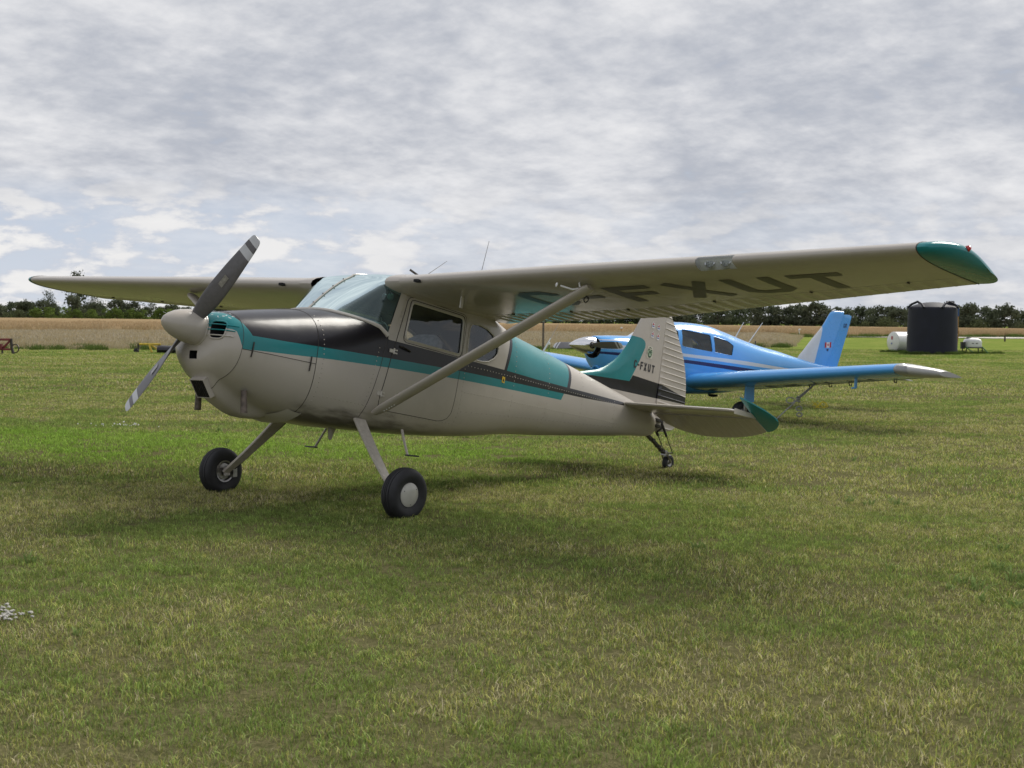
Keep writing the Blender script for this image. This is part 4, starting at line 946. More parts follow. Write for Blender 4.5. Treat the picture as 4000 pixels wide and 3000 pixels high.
# ------------------------------------------------------------------ scattering
def tuft_mesh(name, n, size, h, wd, mat, seed, lean=.5, plume=0.):
    r = np.random.default_rng(seed); Vt, F, T = [], [], []
    for i in range(n):
        x, y = r.uniform(-.5, .5, 2)*size; a = r.uniform(0, 2*math.pi); hh = h*r.uniform(.45, 1.25); ww = wd*r.uniform(.6, 1.3); ld = r.uniform(0, 2*math.pi); L_ = hh*lean*r.uniform(.2, 1.4)
        ca, sa = math.cos(a)*ww/2, math.sin(a)*ww/2; b = len(Vt); lx, ly = math.cos(ld)*L_, math.sin(ld)*L_
        if plume:
            Vt += [(x-ca*.5, y-sa*.5, -.02), (x+ca*.5, y+sa*.5, -.02), (x+ca*.5+lx*.4, y+sa*.5+ly*.4, hh*.65), (x-ca*.5+lx*.4, y-sa*.5+ly*.4, hh*.65), (x+ca*plume+lx*.7, y+sa*plume+ly*.7, hh*.82), (x-ca*plume+lx*.7, y-sa*plume+ly*.7, hh*.82), (x+lx, y+ly, hh)]
            F += [(b, b+1, b+2, b+3), (b+3, b+2, b+4, b+5), (b+5, b+4, b+6)]; k = 7
        else:
            Vt += [(x-ca, y-sa, -.01), (x+ca, y+sa, -.01), (x+ca*.8+lx*.35, y+sa*.8+ly*.35, hh*.6), (x-ca*.8+lx*.35, y-sa*.8+ly*.35, hh*.6), (x+lx, y+ly, hh)]
            F += [(b, b+1, b+2, b+3), (b+3, b+2, b+4)]; k = 5
        c_ = (r.random(), r.random(), r.random(), 1.); T += [c_]*k
    me = bpy.data.meshes.new(name); me.from_pydata(Vt, [], F); me.update(); ca_ = me.color_attributes.new('tint', 'FLOAT_COLOR', 'POINT'); ca_.data.foreach_set('color', np.array(T, dtype=np.float32).ravel()); me.materials.append(mat)
    return me
def scatter(name, pts, scl, meshes, mat, seed=1):
    """one object whose geometry nodes lay small tufts on its points"""
    r = np.random.default_rng(seed); n = len(pts); me = bpy.data.meshes.new(name); me.vertices.add(n); me.vertices.foreach_set('co', np.asarray(pts, np.float32).ravel())
    for nm, arr in (('rotz', r.uniform(0, 2*math.pi, n)), ('size', scl)):
        at = me.attributes.new(nm, 'FLOAT', 'POINT'); at.data.foreach_set('value', np.asarray(arr, np.float32))
    at = me.attributes.new('pick', 'INT', 'POINT'); at.data.foreach_set('value', r.integers(0, len(meshes), n).astype(np.int32))
    o = bpy.data.objects.new(name, me); COL.objects.link(o); me.materials.append(mat)
    src = bpy.data.collections.new(name+'_source')
    for i, m_ in enumerate(meshes): src.objects.link(bpy.data.objects.new(f'{name}_tuft_{chr(97+i)}', m_))
    ng = bpy.data.node_groups.new(name+'_scatter', 'GeometryNodeTree'); ng.interface.new_socket('Geometry', in_out='INPUT', socket_type='NodeSocketGeometry'); ng.interface.new_socket('Geometry', in_out='OUTPUT', socket_type='NodeSocketGeometry')
    g = NT(ng); gi, go = g.n('NodeGroupInput'), g.n('NodeGroupOutput'); iop = g.n('GeometryNodeInstanceOnPoints'); ci_ = g.n('GeometryNodeCollectionInfo')
    ci_.inputs['Collection'].default_value = src; ci_.inputs['Separate Children'].default_value = True; ci_.inputs['Reset Children'].default_value = True
    def na(nm, dt): q = g.n('GeometryNodeInputNamedAttribute', data_type=dt); q.inputs[0].default_value = nm; return [s_ for s_ in q.outputs if s_.enabled][0]
    cx = g.n('ShaderNodeCombineXYZ'); ng.links.new(na('rotz', 'FLOAT'), cx.inputs[2]); er = g.n('FunctionNodeEulerToRotation'); ng.links.new(cx.outputs[0], er.inputs[0])
    ng.links.new(gi.outputs[0], iop.inputs['Points']); ng.links.new(ci_.outputs[0], iop.inputs['Instance']); iop.inputs['Pick Instance'].default_value = True
    ng.links.new(na('pick', 'INT'), iop.inputs['Instance Index']); ng.links.new(er.outputs[0], iop.inputs['Rotation']); ng.links.new(na('size', 'FLOAT'), iop.inputs['Scale'])
    ng.links.new(iop.outputs[0], go.inputs[0]); md = o.modifiers.new('scatter', 'NODES'); md.node_group = ng
    tag(o, kind='stuff'); return o
def wedge(t0, t1, cell, seed, margin=1.2, slope=.45):
    r = np.random.default_rng(seed); P = []
    for t in np.arange(t0, t1, cell):
        W_ = slope*t+margin; s_ = np.arange(-W_, W_, cell); P.append(np.stack([np.full(len(s_), t), s_], 1))
    P = np.concatenate(P); P += r.uniform(-.5, .5, P.shape)*cell*1.1; return P
def to3(P, dz=0.):
    xy = CAM[:2]+P[:, :1]*D2+P[:, 1:]*R2; return np.column_stack([xy, gz(xy[:, 0], xy[:, 1])+dz])
def lawn_far(k): return np.interp(k, [-.6, -.38, -.2, 0, .1, .205, .215, .6], [60, 66, 69, 77, 86, 94, 172, 172])
r_ = np.random.default_rng(5)
P = wedge(2.4, 13, .16, 21); near = [tuft_mesh(f'turf_{i}', 150, .23, .027, .0034, M_TURF, 100+i, 1.15) for i in range(6)]
scatter('lawn_grass', to3(P), r_.uniform(.75, 1.25, len(P))*(1+.35*(r_.random(len(P)) > .96)), near, M_TURF, 31)
P = wedge(13, 30, .36, 22, 3); mid_t = [tuft_mesh(f'turf_m{i}', 210, .48, .036, .0070, M_TURF, 120+i, .9) for i in range(5)]
scatter('lawn_grass', to3(P), r_.uniform(.75, 1.25, len(P)), mid_t, M_TURF, 32)
P = wedge(30, 175, .95, 23, 4); P = P[P[:, 0] < lawn_far(P[:, 1]/P[:, 0])]; P = P[(P[:, 0] < 90)]; far_t = [tuft_mesh(f'turf_f{i}', 260, 1.2, .040, .017, M_TURF, 140+i, 1.0) for i in range(4)]
scatter('lawn_grass', to3(P), r_.uniform(.75, 1.25, len(P)), far_t, M_TURF, 33)
# longer clumps and weeds here and there in the lawn
P = np.column_stack([r_.uniform(4, 26, 170), np.zeros(170)]); P[:, 1] = r_.uniform(-.45, .45, 170)*P[:, 0]; cl = [tuft_mesh(f'clump_{i}', 46, .22, .062, .005, M_TURF, 160+i, .9) for i in range(4)]
scatter('grass_clumps', to3(P), r_.uniform(.5, 1.2, 170), cl, M_TURF, 34)
P = np.column_stack([r_.uniform(5, 24, 16), np.zeros(16)]); P[:, 1] = r_.uniform(-.44, .44, 16)*P[:, 0]
P = np.vstack([P, np.column_stack([r_.normal(8.1, .35, 14), r_.normal(3.05, .22, 14)]), np.column_stack([r_.normal(12.7, .2, 5), r_.normal(3.5, .25, 5)])])
rs_ = [tuft_mesh(f'rosette_{i}', 16, .08, .055, .015, M_WEED2, 180+i, 1.5) for i in range(3)]
scatter('broadleaf_weeds', to3(P), r_.uniform(.6, 1.3, len(P)), rs_, M_WEED2, 37)
P = np.column_stack([r_.normal(20.2, .25, 26), r_.normal(-5.8, .28, 26)]); cf_ = []
for i in range(2):
    m_ = bpy.data.meshes.new(f'clover_{i}'); b_ = bmesh.new(); bmesh.ops.create_icosphere(b_, subdivisions=1, radius=.011, matrix=Matrix.Translation((0, 0, .045))); b_.to_mesh(m_); b_.free(); m_.materials.append(M_WHITE); cf_.append(m_)
scatter('clover_flowers', to3(P), r_.uniform(.6, 1.3, len(P)), cf_, M_WHITE, 38)
# pale stony bare spot at the left
P = np.column_stack([r_.normal(7.02, .09, 240), r_.normal(-2.76, .10, 240)]); pb = []
for i in range(4):
    m_ = bpy.data.meshes.new(f'pebble_{i}'); b_ = bmesh.new(); bmesh.ops.create_icosphere(b_, subdivisions=1, radius=.011)
    for v in b_.verts: v.co *= r_.uniform(.7, 1.2); v.co.z *= .6
    b_.to_mesh(m_); b_.free(); m_.materials.append(pmat(f'pale_stone_{i}', (.36, .35, .32), .9, var=.2)); pb.append(m_)
scatter('gravel', to3(P, .026), r_.uniform(.5, 1.6, 240), pb, pb[0].materials[0], 36)
# tall dry grass beyond the mown strip
P = wedge(58, 165, 1.05, 24, 5); k = P[:, 1]/P[:, 0]; back = np.interp(k, [-.6, -.38, 0, .38], [92, 106, 138, 192])
m_ = (P[:, 0] > lawn_far(k)+r_.normal(0, .8, len(P))) & (P[:, 0] < back) & (k < .212); P = P[m_]
tg = [tuft_mesh(f'meadow_{i}', 300, 1.35, .50, .017, M_TALL, 200+i, .32, 1.5) for i in range(5)]
edge = np.clip((P[:, 0]-lawn_far(P[:, 1]/P[:, 0]))/7, 0, 1)
edge *= np.clip((.212-P[:, 1]/P[:, 0])/.02, .25, 1)
scatter('tall_dry_grass', to3(P), (.45+.55*edge)*r_.uniform(.85, 1.12, len(P)), tg, M_TALL, 41)
# green weeds where mower and meadow meet
P = wedge(58, 100, .8, 25, 5); k = P[:, 1]/P[:, 0]; d_ = P[:, 0]-lawn_far(k); m_ = (abs(d_-.2) < 1.1+r_.normal(0, .5, len(P))) & (k < .21) & (r_.random(len(P)) < .8); P = P[m_]
wd_ = [tuft_mesh(f'weed_{i}', 150, .95, .36, .03, M_WEED, 230+i, .6) for i in range(4)]
scatter('field_edge_weeds', to3(P), r_.uniform(.4, 1.05, len(P)), wd_, M_WEED, 42)
# ripe crop field
def crop_front(s_): return 107+(s_+40.7)*(90/115.6)
rows = []
for s_ in np.linspace(-330, 330, 130):
    t0 = crop_front(s_)+4; rows.append([(lambda q, z_: (q[0], q[1], float(gz(*q))+z_))(V(t, s_), z_) for t, z_ in ((t0, 0.), (t0+.6, .70), (t0+6, .76), (t0+20, .78), (t0+60, .80), (max(t0+61, 436), .80), (max(t0+62, 437), 0.))])
wf = Geo().grid(rows, False).obj('crop_field', M_WHEAT, None, True, None); tag(wf, kind='stuff')
P = np.column_stack([r_.uniform(90, 330, 60000), r_.uniform(-170, 170, 60000)]); off = P[:, 0]-crop_front(P[:, 1]); m_ = (off > 0) & (off < 120) & (abs(P[:, 1]) < .43*P[:, 0]+4) & (r_.random(len(P)) < np.clip(1.5-off/45, .12, 1)); P = P[m_]
wt_ = [tuft_mesh(f'crop_{i}', 130, 1.7, .86, .035, M_WHEAT, 260+i, .22, 1.3) for i in range(5)]
scatter('crop_stalks', to3(P), r_.uniform(.85, 1.08, len(P)), wt_, M_WHEAT, 43)
P = wedge(100, 215, 1.2, 27, 5); off = P[:, 0]-crop_front(P[:, 1]); m_ = (off > -2.2) & (off < .6) & (P[:, 1]/P[:, 0] > -.05); P = P[m_]
scatter('field_edge_weeds', to3(P), r_.uniform(.6, 1.5, len(P)), wd_, M_WEED, 44)
# gravel road and track at the right
M_GRAV = pmat('pale_gravel', (.46, .43, .38), .9, var=.18, vscale=.4, coord='Object')
def sheet(name, rows_, mat, dz=.02):
    o = Geo().grid([[(p_[0], p_[1], float(gz(*p_))+dz) for p_ in r] for r in rows_], False).obj(name, mat, None, True, None); tag(o, kind='structure'); return o
sheet('gravel_road', [[V(159+s_*.20, s_), V(166+s_*.20, s_), V(174+s_*.20, s_)] for s_ in np.linspace(27, 170, 40)], M_GRAV, .07)
sheet('dirt_track', [[V(128-s_*.55+.004*s_*s_, s_), V(131-s_*.55+.004*s_*s_, s_)] for s_ in np.linspace(43, 75, 20)], pmat('track_earth', (.33, .29, .22), .95, var=.15, vscale=.5), .06)

# ------------------------------------------------------------------ trees
def leaf_mat(name, c0, c1):
    m_ = bpy.data.materials.new(name); m_.use_nodes = True; t_ = m_.node_tree; t_.nodes.clear(); g = NT(t_); o = g.n('ShaderNodeOutputMaterial')
    oi = g.n('ShaderNodeObjectInfo').outputs['Random']; at = g.n('ShaderNodeAttribute'); at.attribute_name = 'tint'; r = g.xyz(at.outputs['Color'])
    col = g.mix(g.m('ADD', g.m('MULTIPLY', r[0], .6), g.m('MULTIPLY', oi, .4)), c0, c1)
    df = g.n('ShaderNodeBsdfDiffuse'); tl_ = g.n('ShaderNodeBsdfTranslucent'); g.put(df.inputs[0], col); g.put(tl_.inputs[0], col); mx = g.n('ShaderNodeMixShader'); mx.inputs[0].default_value = .25
    t_.links.new(df.outputs[0], mx.inputs[1]); t_.links.new(tl_.outputs[0], mx.inputs[2]); t_.links.new(mx.outputs[0], o.inputs[0]); return m_
M_LEAF = leaf_mat('hazed_tree_leaves', (.062, .076, .048), (.135, .152, .098)); M_LEAFG = leaf_mat('hedge_leaves', (.070, .112, .024), (.165, .225, .060)); M_LEAFO = leaf_mat('willow_leaves', (.070, .085, .040), (.13, .15, .075))  # M_LEAF is lightened and greyed, distance haze put into the leaf colour
M_BARK = pmat('bark', (.075, .062, .050), .95, var=.3)
def crown_mesh(name, seed, W_, h0, h1, nb, nl, size, mat, loose=.0):
    r = np.random.default_rng(seed); Vt, F, T = [], [], []; blobs = []
    for i in range(nb):
        a, q = r.uniform(0, 2*math.pi), math.sqrt(r.random()); f = r.random(); wz = math.sin(math.pi*(.24+.68*f))**.7
        blobs.append((q*math.cos(a)*W_*.45*wz, q*math.sin(a)*W_*.45*wz, h0+(h1-h0)*(.02+.86*f), W_*r.uniform(.13, .25)))
    blobs.append((0, 0, h1-W_*.12, W_*.15))
    for bx_, by_, bz_, br in blobs:
        tone = r.uniform(-.18, .18)
        for i in range(nl):
            d = r.normal(size=3); d /= np.linalg.norm(d); rr_ = br*(1+loose*r.normal())*r.uniform(.62, 1.08); c_ = np.array((bx_, by_, bz_))+d*rr_*np.array((1.1, 1.1, .9))
            n_ = d+r.normal(size=3)*.7; n_ /= np.linalg.norm(n_); a = np.cross(n_, r.normal(size=3)); a /= np.linalg.norm(a); b = np.cross(n_, a); s_ = size*r.uniform(.5, 1.3); k = len(Vt)
            Vt += [c_+a*s_, c_+b*s_*.7, c_-a*s_*.9, c_-b*s_*.6]; F.append((k, k+1, k+2, k+3)); t0 = min(1, max(0, r.random()*.7+.15+tone)); T += [(t0, r.random(), 0, 1)]*4
    me = bpy.data.meshes.new(name); me.from_pydata([tuple(map(float, v)) for v in Vt], [], F); me.update(); ca_ = me.color_attributes.new('tint', 'FLOAT_COLOR', 'POINT'); ca_.data.foreach_set('color', np.array(T, np.float32).ravel()); me.materials.append(mat); return me
def trunk_mesh(name, seed, h, r0, W_):
    r = np.random.default_rng(seed); g = Geo(); top = np.array([r.normal()*.2, r.normal()*.2, h*.72]); g.tube([(0, 0, -.2), top*.35, top*.7, top], [r0, r0*.8, r0*.5, r0*.2], 7)
    for i in range(6): a = r.uniform(0, 6.28); b = top*r.uniform(.3, .7); e = b+np.array([math.cos(a)*W_*.36, math.sin(a)*W_*.36, h*r.uniform(.15, .3)]); g.tube([b, (b+e)/2+np.array([0, 0, .2]), e], [r0*.4, r0*.28, r0*.1], 5)
    me = bpy.data.meshes.new(name); me.from_pydata([tuple(map(float, v)) for v in g.v], [], g.f); me.materials.append(M_BARK); return me
KIND = {}
for i in range(5): KIND[f'wood{i}'] = (crown_mesh('crown', 300+i, 8.2, .6, 8.0, 22, 70, .40, M_LEAF, .12), trunk_mesh('trunk', 300+i, 8.0, .20, 7.))
for i in range(2): KIND[f'loose{i}'] = (crown_mesh('crown', 320+i, 7.0, 3.0, 10.0, 13, 48, .30, M_LEAF, .35), trunk_mesh('trunk', 320+i, 10.0, .24, 7.))
for i in range(3): KIND[f'bush{i}'] = (crown_mesh('crown', 340+i, 5.2, .2, 4.2, 12, 60, .26, M_LEAFG, .12), trunk_mesh('trunk', 340+i, 3.6, .10, 4.))
for i in range(2): KIND[f'shrub{i}'] = (crown_mesh('crown', 350+i, 6.0, .1, 2.6, 10, 60, .26, M_LEAFO, .1), trunk_mesh('trunk', 350+i, 2.2, .08, 4.))
def plant(name, kind, px, t, sc, label, cat, group=None, wide=1.0):
    q = V(t, t*(px-2000)/5313.); o = empty(name, (q[0], q[1], float(gz(*q))-.05), random.uniform(0, 6.28)); o.scale = (sc*wide, sc*wide, sc); tag(o, label, cat, group)
    for nm, me in zip(('crown', 'trunk'), KIND[kind]): c_ = bpy.data.objects.new(nm, me); COL.objects.link(c_); c_.parent = o
    return o
plant('tree', 'wood0', -6, 420, .62, 'low green tree cut by the left border of the photo, above the field', 'tree')
plant('tree', 'wood1', 40, 470, .78, 'dark small tree second from the left border, behind the field', 'tree', wide=.9)
plant('tree', 'wood2', 98, 440, .68, 'low olive tree between the left border and the tall pair of trees', 'tree', wide=1.2)
plant('tree', 'loose0', 188, 430, .92, 'tall tree with a rounded tuft on top, left of the tallest tree', 'tree', wide=.85)
plant('tree', 'wood3', 160, 425, .80, 'dense dark tree under the rounded tuft, left of the wing tip gap', 'tree', wide=1.1)
plant('tree', 'loose1', 305, 445, 1.62, 'tallest tree on the left, its crown poking up above the far wing', 'tree', wide=.80)
plant('tree', 'wood4', 275, 430, 1.00, 'broad dark tree at the foot of the tallest tree', 'tree', wide=1.1)
plant('tree', 'loose0', 372, 440, .88, 'feathery see-through tree right of the tallest tree', 'tree', wide=.9)
plant('tree', 'wood1', 455, 440, .92, 'dark tree below the far wing, left of the propeller', 'tree')
plant('tree', 'wood0', 520, 440, .84, 'round dark tree below the far wing, nearest the propeller', 'tree')
plant('tree', 'loose1', 590, 440, .62, 'thin tree partly behind the propeller', 'tree')
for i, px_ in enumerate(range(148, 700, 52)):
    plant('bush', f'bush{i % 3}', px_+random.uniform(-8, 8), 400, random.uniform(.80, 1.0), 'bright green bush in the row at the back edge of the ripe field', 'bush', 'row of bright green bushes behind the field', random.uniform(.95, 1.2))
for px_, sc in ((20, .9), (75, 1.05)): plant('shrub', f'shrub{int(px_ > 50)}', px_, 400, sc, 'low grey-green shrub at the field edge, %s' % ('touching the left border of the photo' if px_ < 50 else 'just before the bright bushes begin'), 'shrub')
px_ = 2440; i = 0
while px_ < 4250:
    plant('tree', f'wood{i % 5}', px_, random.uniform(425, 500), random.uniform(.80, 1.05), 'dark green tree in the long dense wood beyond the field', 'tree', 'trees of the wood beyond the field', random.uniform(.9, 1.25)); px_ += random.uniform(30, 52); i += 1
g = Geo(); TT = []
for px_ in list(np.arange(-80, 690, 34))+list(np.arange(690, 2430, 42)):
    q = V(460+random.uniform(-30, 30), 460*(px_-2000)/5313.); me = KIND[f'wood{int(px_) % 5}'][0]; sc = random.uniform(.6, .8); co = np.empty(len(me.vertices)*3); me.vertices.foreach_get('co', co); co = co.reshape(-1, 3)*sc+np.array([q[0], q[1], float(gz(*q))]); b0 = len(g.v); g.v += [tuple(c_) for c_ in co]; g.f += [tuple(b0+k for k in range(4*j, 4*j+4)) for j in range(len(co)//4)]
o = mobj('far_wood', g.v, g.f, M_LEAF, None, False); tag(o, kind='stuff'); ca_ = o.data.color_attributes.new('tint', 'FLOAT_COLOR', 'POINT'); ca_.data.foreach_set('color', np.repeat(RNG.random((len(g.v)//4, 4)), 4, 0).astype(np.float32).ravel())
for px_, sc, lb in ((2710, .9, 'low olive shrub at the wood edge above the blue tail fin'), (3372, .8, 'flat olive shrub at the wood edge right of the blue tail fin'), (3470, 1.45, 'rounded olive shrub at the wood edge above the white tank'), (3540, .75, 'small olive shrub at the wood edge touching the dark tank'), (3800, 1.3, 'pale olive shrub at the wood edge right of the dark tank'), (3985, .7, 'small olive shrub at the wood edge by the right border of the photo')):
    plant('shrub', 'shrub0' if sc > 1 else 'shrub1', px_, 420, sc, lb, 'shrub')

# ------------------------------------------------------------------ the blue low-wing airplane
BX, BY, BH, BT = -11.093, -5.787, -.234, .037; GZ = -.10; ZO = 1.199-GZ
B = empty('low_wing_airplane'); B.matrix_world = Matrix.Translation((BX, BY, GZ)) @ Matrix.Rotation(BH, 4, 'Z') @ Matrix.Rotation(-BT, 4, 'Y')
tag(B, 'light blue low-wing airplane with white and navy stripes and silver nose cone, tied down behind', 'airplane')
M_GREYW = pmat('off_white_paint', (.36, .36, .36), .35, 0, .3, var=.06)
BLU, NAVY, WHT = (.085, .37, .82), (.008, .02, .12), (.66, .68, .72)
def blue_logic(g, x, y, z, oc):
    zr = g.m('SUBTRACT', z, ZO); lo, hi = -7., 0.
    c = lambda P: g.curve(x, P, lo, hi, 1.6, -.8)
    bw1 = AND(g, lt(g, zr, c([(-.9, .023), (-2.3, -.080), (-3.92, -.170), (-5.6, -.30), (-7, -.40)])), gt(g, zr, c([(-.9, -.050), (-2.3, -.135), (-3.92, -.245), (-5.6, -.345), (-7, -.42)])))
    bn_ = AND(g, lt(g, zr, c([(-.36, -.094), (-.8, -.107), (-2.32, -.190), (-3.92, -.298), (-5.2, -.395)])), gt(g, zr, c([(-.36, -.125), (-.8, -.160), (-2.32, -.250), (-3.92, -.377), (-5.2, -.415)])))
    up = AND(g, lt(g, zr, c([(-.6, .115), (-1.5, .128)])), gt(g, zr, c([(-.6, .098), (-1.5, .100)])), gt(g, x, -1.6))
    q = g.mix(g.m('MAXIMUM', bw1, up), BLU, WHT); return g.mix(bn_, q, NAVY)
M_BFUS = paint('blue_airframe_paint', blue_logic, .2, .6)
M_BLUE = paint('light_blue_paint', lambda g, x, y, z, oc: g.mix(0., BLU, BLU), .2, .6)
def bfin_logic(g, x, y, z, oc):
    zr = g.m('SUBTRACT', z, ZO); return g.mix(gt(g, x, g.m('MULTIPLY_ADD', g.m('ADD', zr, .24), -.313, -6.371)), BLU, WHT)
M_BFIN = paint('blue_fin_paint', bfin_logic, .25, .5)
BS = [(-.556, .150, -.225, .225, -.035, 2.2, 2.1), (-.57, .168, -.262, .26, -.035, 2.2, 2.1), (-.60, .174, -.31, .30, -.04, 2.2, 2.1), (-.66, .180, -.39, .36, -.05, 2.3, 2.2), (-.76, .184, -.47, .42, -.06, 2.5, 2.3), (-1.0, .196, -.60, .48, -.1, 2.8, 2.6), (-1.5, .205, -.74, .54, -.16, 3., 3.), (-1.62, .235, -.76, .55, -.18, 2.9, 3.), (-1.8, .335, -.78, .56, -.19, 2.8, 3.), (-2.05, .445, -.80, .57, -.2, 2.9, 3.2),
      (-2.3, .492, -.82, .58, -.2, 3., 3.2), (-2.57, .504, -.83, .58, -.2, 3., 3.2), (-3.06, .486, -.83, .565, -.2, 2.9, 3.2), (-3.6, .385, -.81, .51, -.2, 2.6, 3.), (-4.19, .245, -.74, .43, -.21, 2.4, 2.8), (-4.78, .125, -.64, .345, -.23, 2.3, 2.6), (-5.23, .058, -.57, .28, -.25, 2.2, 2.5), (-5.8, -.05, -.48, .20, -.27, 2.2, 2.4), (-6.4, -.15, -.42, .12, -.28, 2.2, 2.2), (-7.0, -.22, -.36, .045, -.29, 2., 2.)]
def bsect(x): return [hermite([q[0] for q in BS], [q[k] for q in BS], x) for k in range(1, 7)]
def bring(x, n=64, ins=0.):
    zt, zb, w_, zc, nu, nl = bsect(x); zt -= ins; zb += ins; w_ -= ins; P = []
    for k in range(360):
        a = 2*math.pi*k/360; ca, sa = math.cos(a), math.sin(a); nn = nu if sa > 0 else nl; h = (zt-zc) if sa > 0 else (zc-zb)
        P.append((x, w_*math.copysign(abs(ca)**(2/nn), ca), ZO+zc+h*math.copysign(abs(sa)**(2/nn), sa)))
    Q = np.array(P+[P[0]]); d = np.r_[0, np.cumsum(np.linalg.norm(np.diff(Q, axis=0), axis=1))]; t = np.arange(n)/n*d[-1]; return np.stack([np.interp(t, d, Q[:, k]) for k in range(3)], 1)
def bsy(x, z):
    zt, zb, w_, zc, nu, nl = bsect(x); z -= ZO; h, nn = ((zt-zc), nu) if z > zc else ((zc-zb), nl); u = min(.9999, abs((z-zc)/h)); return w_*(1-u**nn)**(1/nn)
W1 = [(-2.19, .075), (-2.23, .045), (-2.27, .040), (-2.93, -.028), (-2.965, -.020), (-2.972, .01), (-2.963, .265), (-2.945, .292), (-2.90, .298), (-2.31, .365), (-2.275, .362), (-2.255, .335)]
W2_ = [(-3.035, -.03), (-3.50, -.082), (-3.545, -.07), (-3.612, .095), (-3.60, .125), (-3.46, .195), (-3.08, .262), (-3.04, .25)]
W0 = [(-1.80, .18), (-2.10, .14), (-2.135, .17), (-2.175, .32), (-2.155, .345), (-2.06, .36), (-2.0, .345), (-1.83, .215)]
xs_ = np.concatenate([np.linspace(-.556, -.60, 5), np.linspace(-.62, -1.6, 22), np.linspace(-1.66, -3.7, 38), np.linspace(-3.8, -7.0, 34)])
bb = grid_bm([bring(x) for x in xs_], False, True)
M_BPANE = glass('blue_airplane_window', (.55, .58, .60), 1.45)
for sg in (1, -1):
    for poly in (W1, W2_, W0):
        pz = [(a, b+ZO) for a, b in poly]; k = cut_poly(bb, pz, filt=side[sg]); bmesh.ops.delete(bb, geom=k, context='FACES')
wsf = [f for f in bb.faces if -2.03 < f.calc_center_median().x < -1.60 and f.calc_center_median().z-ZO > .20 and abs(f.calc_center_median().y) < .5]
wv_ = {}; WVt, WF = [], []
for f in wsf:
    ix = []
    for v in f.verts:
        kk = tuple(round(q, 5) for q in v.co)
        if kk not in wv_: wv_[kk] = len(WVt); WVt.append(kk)
        ix.append(wv_[kk])
    WF.append(ix)
bmesh.ops.delete(bb, geom=wsf, context='FACES'); bm_obj('fuselage', bb, M_BFUS, B, 30); mobj('windshield', WVt, WF, M_BPANE, B)
for sg in (1, -1):
    for poly in (W1, W2_, W0):
        P = [(a, sg*(bsy(a, b+ZO)-.006), b+ZO) for a, b in poly]; c_ = tuple(np.mean(P, 0)); wo = mobj('window', P+[c_], [(i, (i+1) % len(P), len(P)) for i in range(len(P))], M_BPANE, B)
        Geo().tube([(a, sg*(bsy(a, b+ZO)+.002), b+ZO) for a, b in poly+poly[:1]], .006, 5, False).obj('window_frame', M_BLUE, wo)
lb = grid_bm([bring(x, 48, .03) for x in np.linspace(-1.7, -3.75, 22)], True, True)
for sg in (1, -1):
    for poly in (W1, W2_, W0):
        cx_ = np.mean([q[0] for q in poly]); pz = [(a+(a-cx_)*.08, b+(b-.15)*.10+ZO) for a, b in poly]; k = cut_poly(lb, pz, filt=side[sg]); bmesh.ops.delete(lb, geom=k, context='FACES')
kk = [f for f in lb.faces if -2.2 < f.calc_center_median().x < -1.6 and f.calc_center_median().z-ZO > .18]; bmesh.ops.delete(lb, geom=kk, context='FACES'); bm_obj('cabin_lining', lb, M_LINER, B)
M_BSEAT = pmat('beige_seat_cloth', (.40, .35, .24), .9, var=.15)
for sy in (.25, -.25):
    g = Geo()
    rr = []
    for t in np.linspace(0, 1, 8): e = math.sin(math.pi*(.12+.80*t))**.4; rr.append([(-2.45-.16*t+.06*math.cos(a)*e, sy+.21*e*math.copysign(abs(math.cos(a+1.57))**.5, math.cos(a+1.57)), ZO-.35+.58*t+.03*math.sin(a)) for a in np.linspace(0, 2*math.pi, 14, endpoint=False)])
    g.grid(rr, True, True, True); g.obj('seat', M_BSEAT, B)
g = Geo(); g.box((-3.2, 0, ZO-.12), (.14, .95, .42)); g.obj('rear_seat', M_LINER, B)
# cowl mouth, scoop, spinner, blades
g = Geo(); R0 = bring(-.556); cc = R0.mean(0); rr = [R0, cc+(R0-cc)*.93+np.array([-.02, 0, 0]), cc+(R0-cc)*.9+np.array([-.22, 0, 0])]; g.grid(rr, True, False, True); g.obj('cowl_mouth', M_HOLE, B)
g = Geo()
for k in range(2): g.tube([(-.66, .05*(1 if k else -1), ZO-.16), (-.66, .22*(1 if k else -1), ZO-.06)], .05, 8)
g.obj('engine_cylinders', M_DARKMET, B)['kind'] = 'stuff'
g = Geo(); g.lathe([(.10, .30), (.115, .05), (.12, 0), (.105, -.012), (.088, 0), (.085, .12)], (-.62, 0, ZO-.46), (-1, 0, -.12), 22); sc_ = g.obj('air_scoop', M_BLUE, B); Geo().lathe([(.086, .10), (.0005, .10)], (-.62, 0, ZO-.46), (-1, 0, -.12), 18).obj('scoop_shade_disc', M_HOLE, sc_)  # the scoop's dark throat is a black disc, shade put into colour
pe = empty('propeller'); pe.parent = B
Geo().lathe([(.0005, 0), (.012, .012), (.045, .07), (.083, .15), (.115, .24), (.140, .34), (.155, .43), (.16, .50), (.158, .535), (.15, .54)], (0, 0, ZO), (-1, 0, 0), 36, (False, True)).obj('spinner', M_ALU, pe)
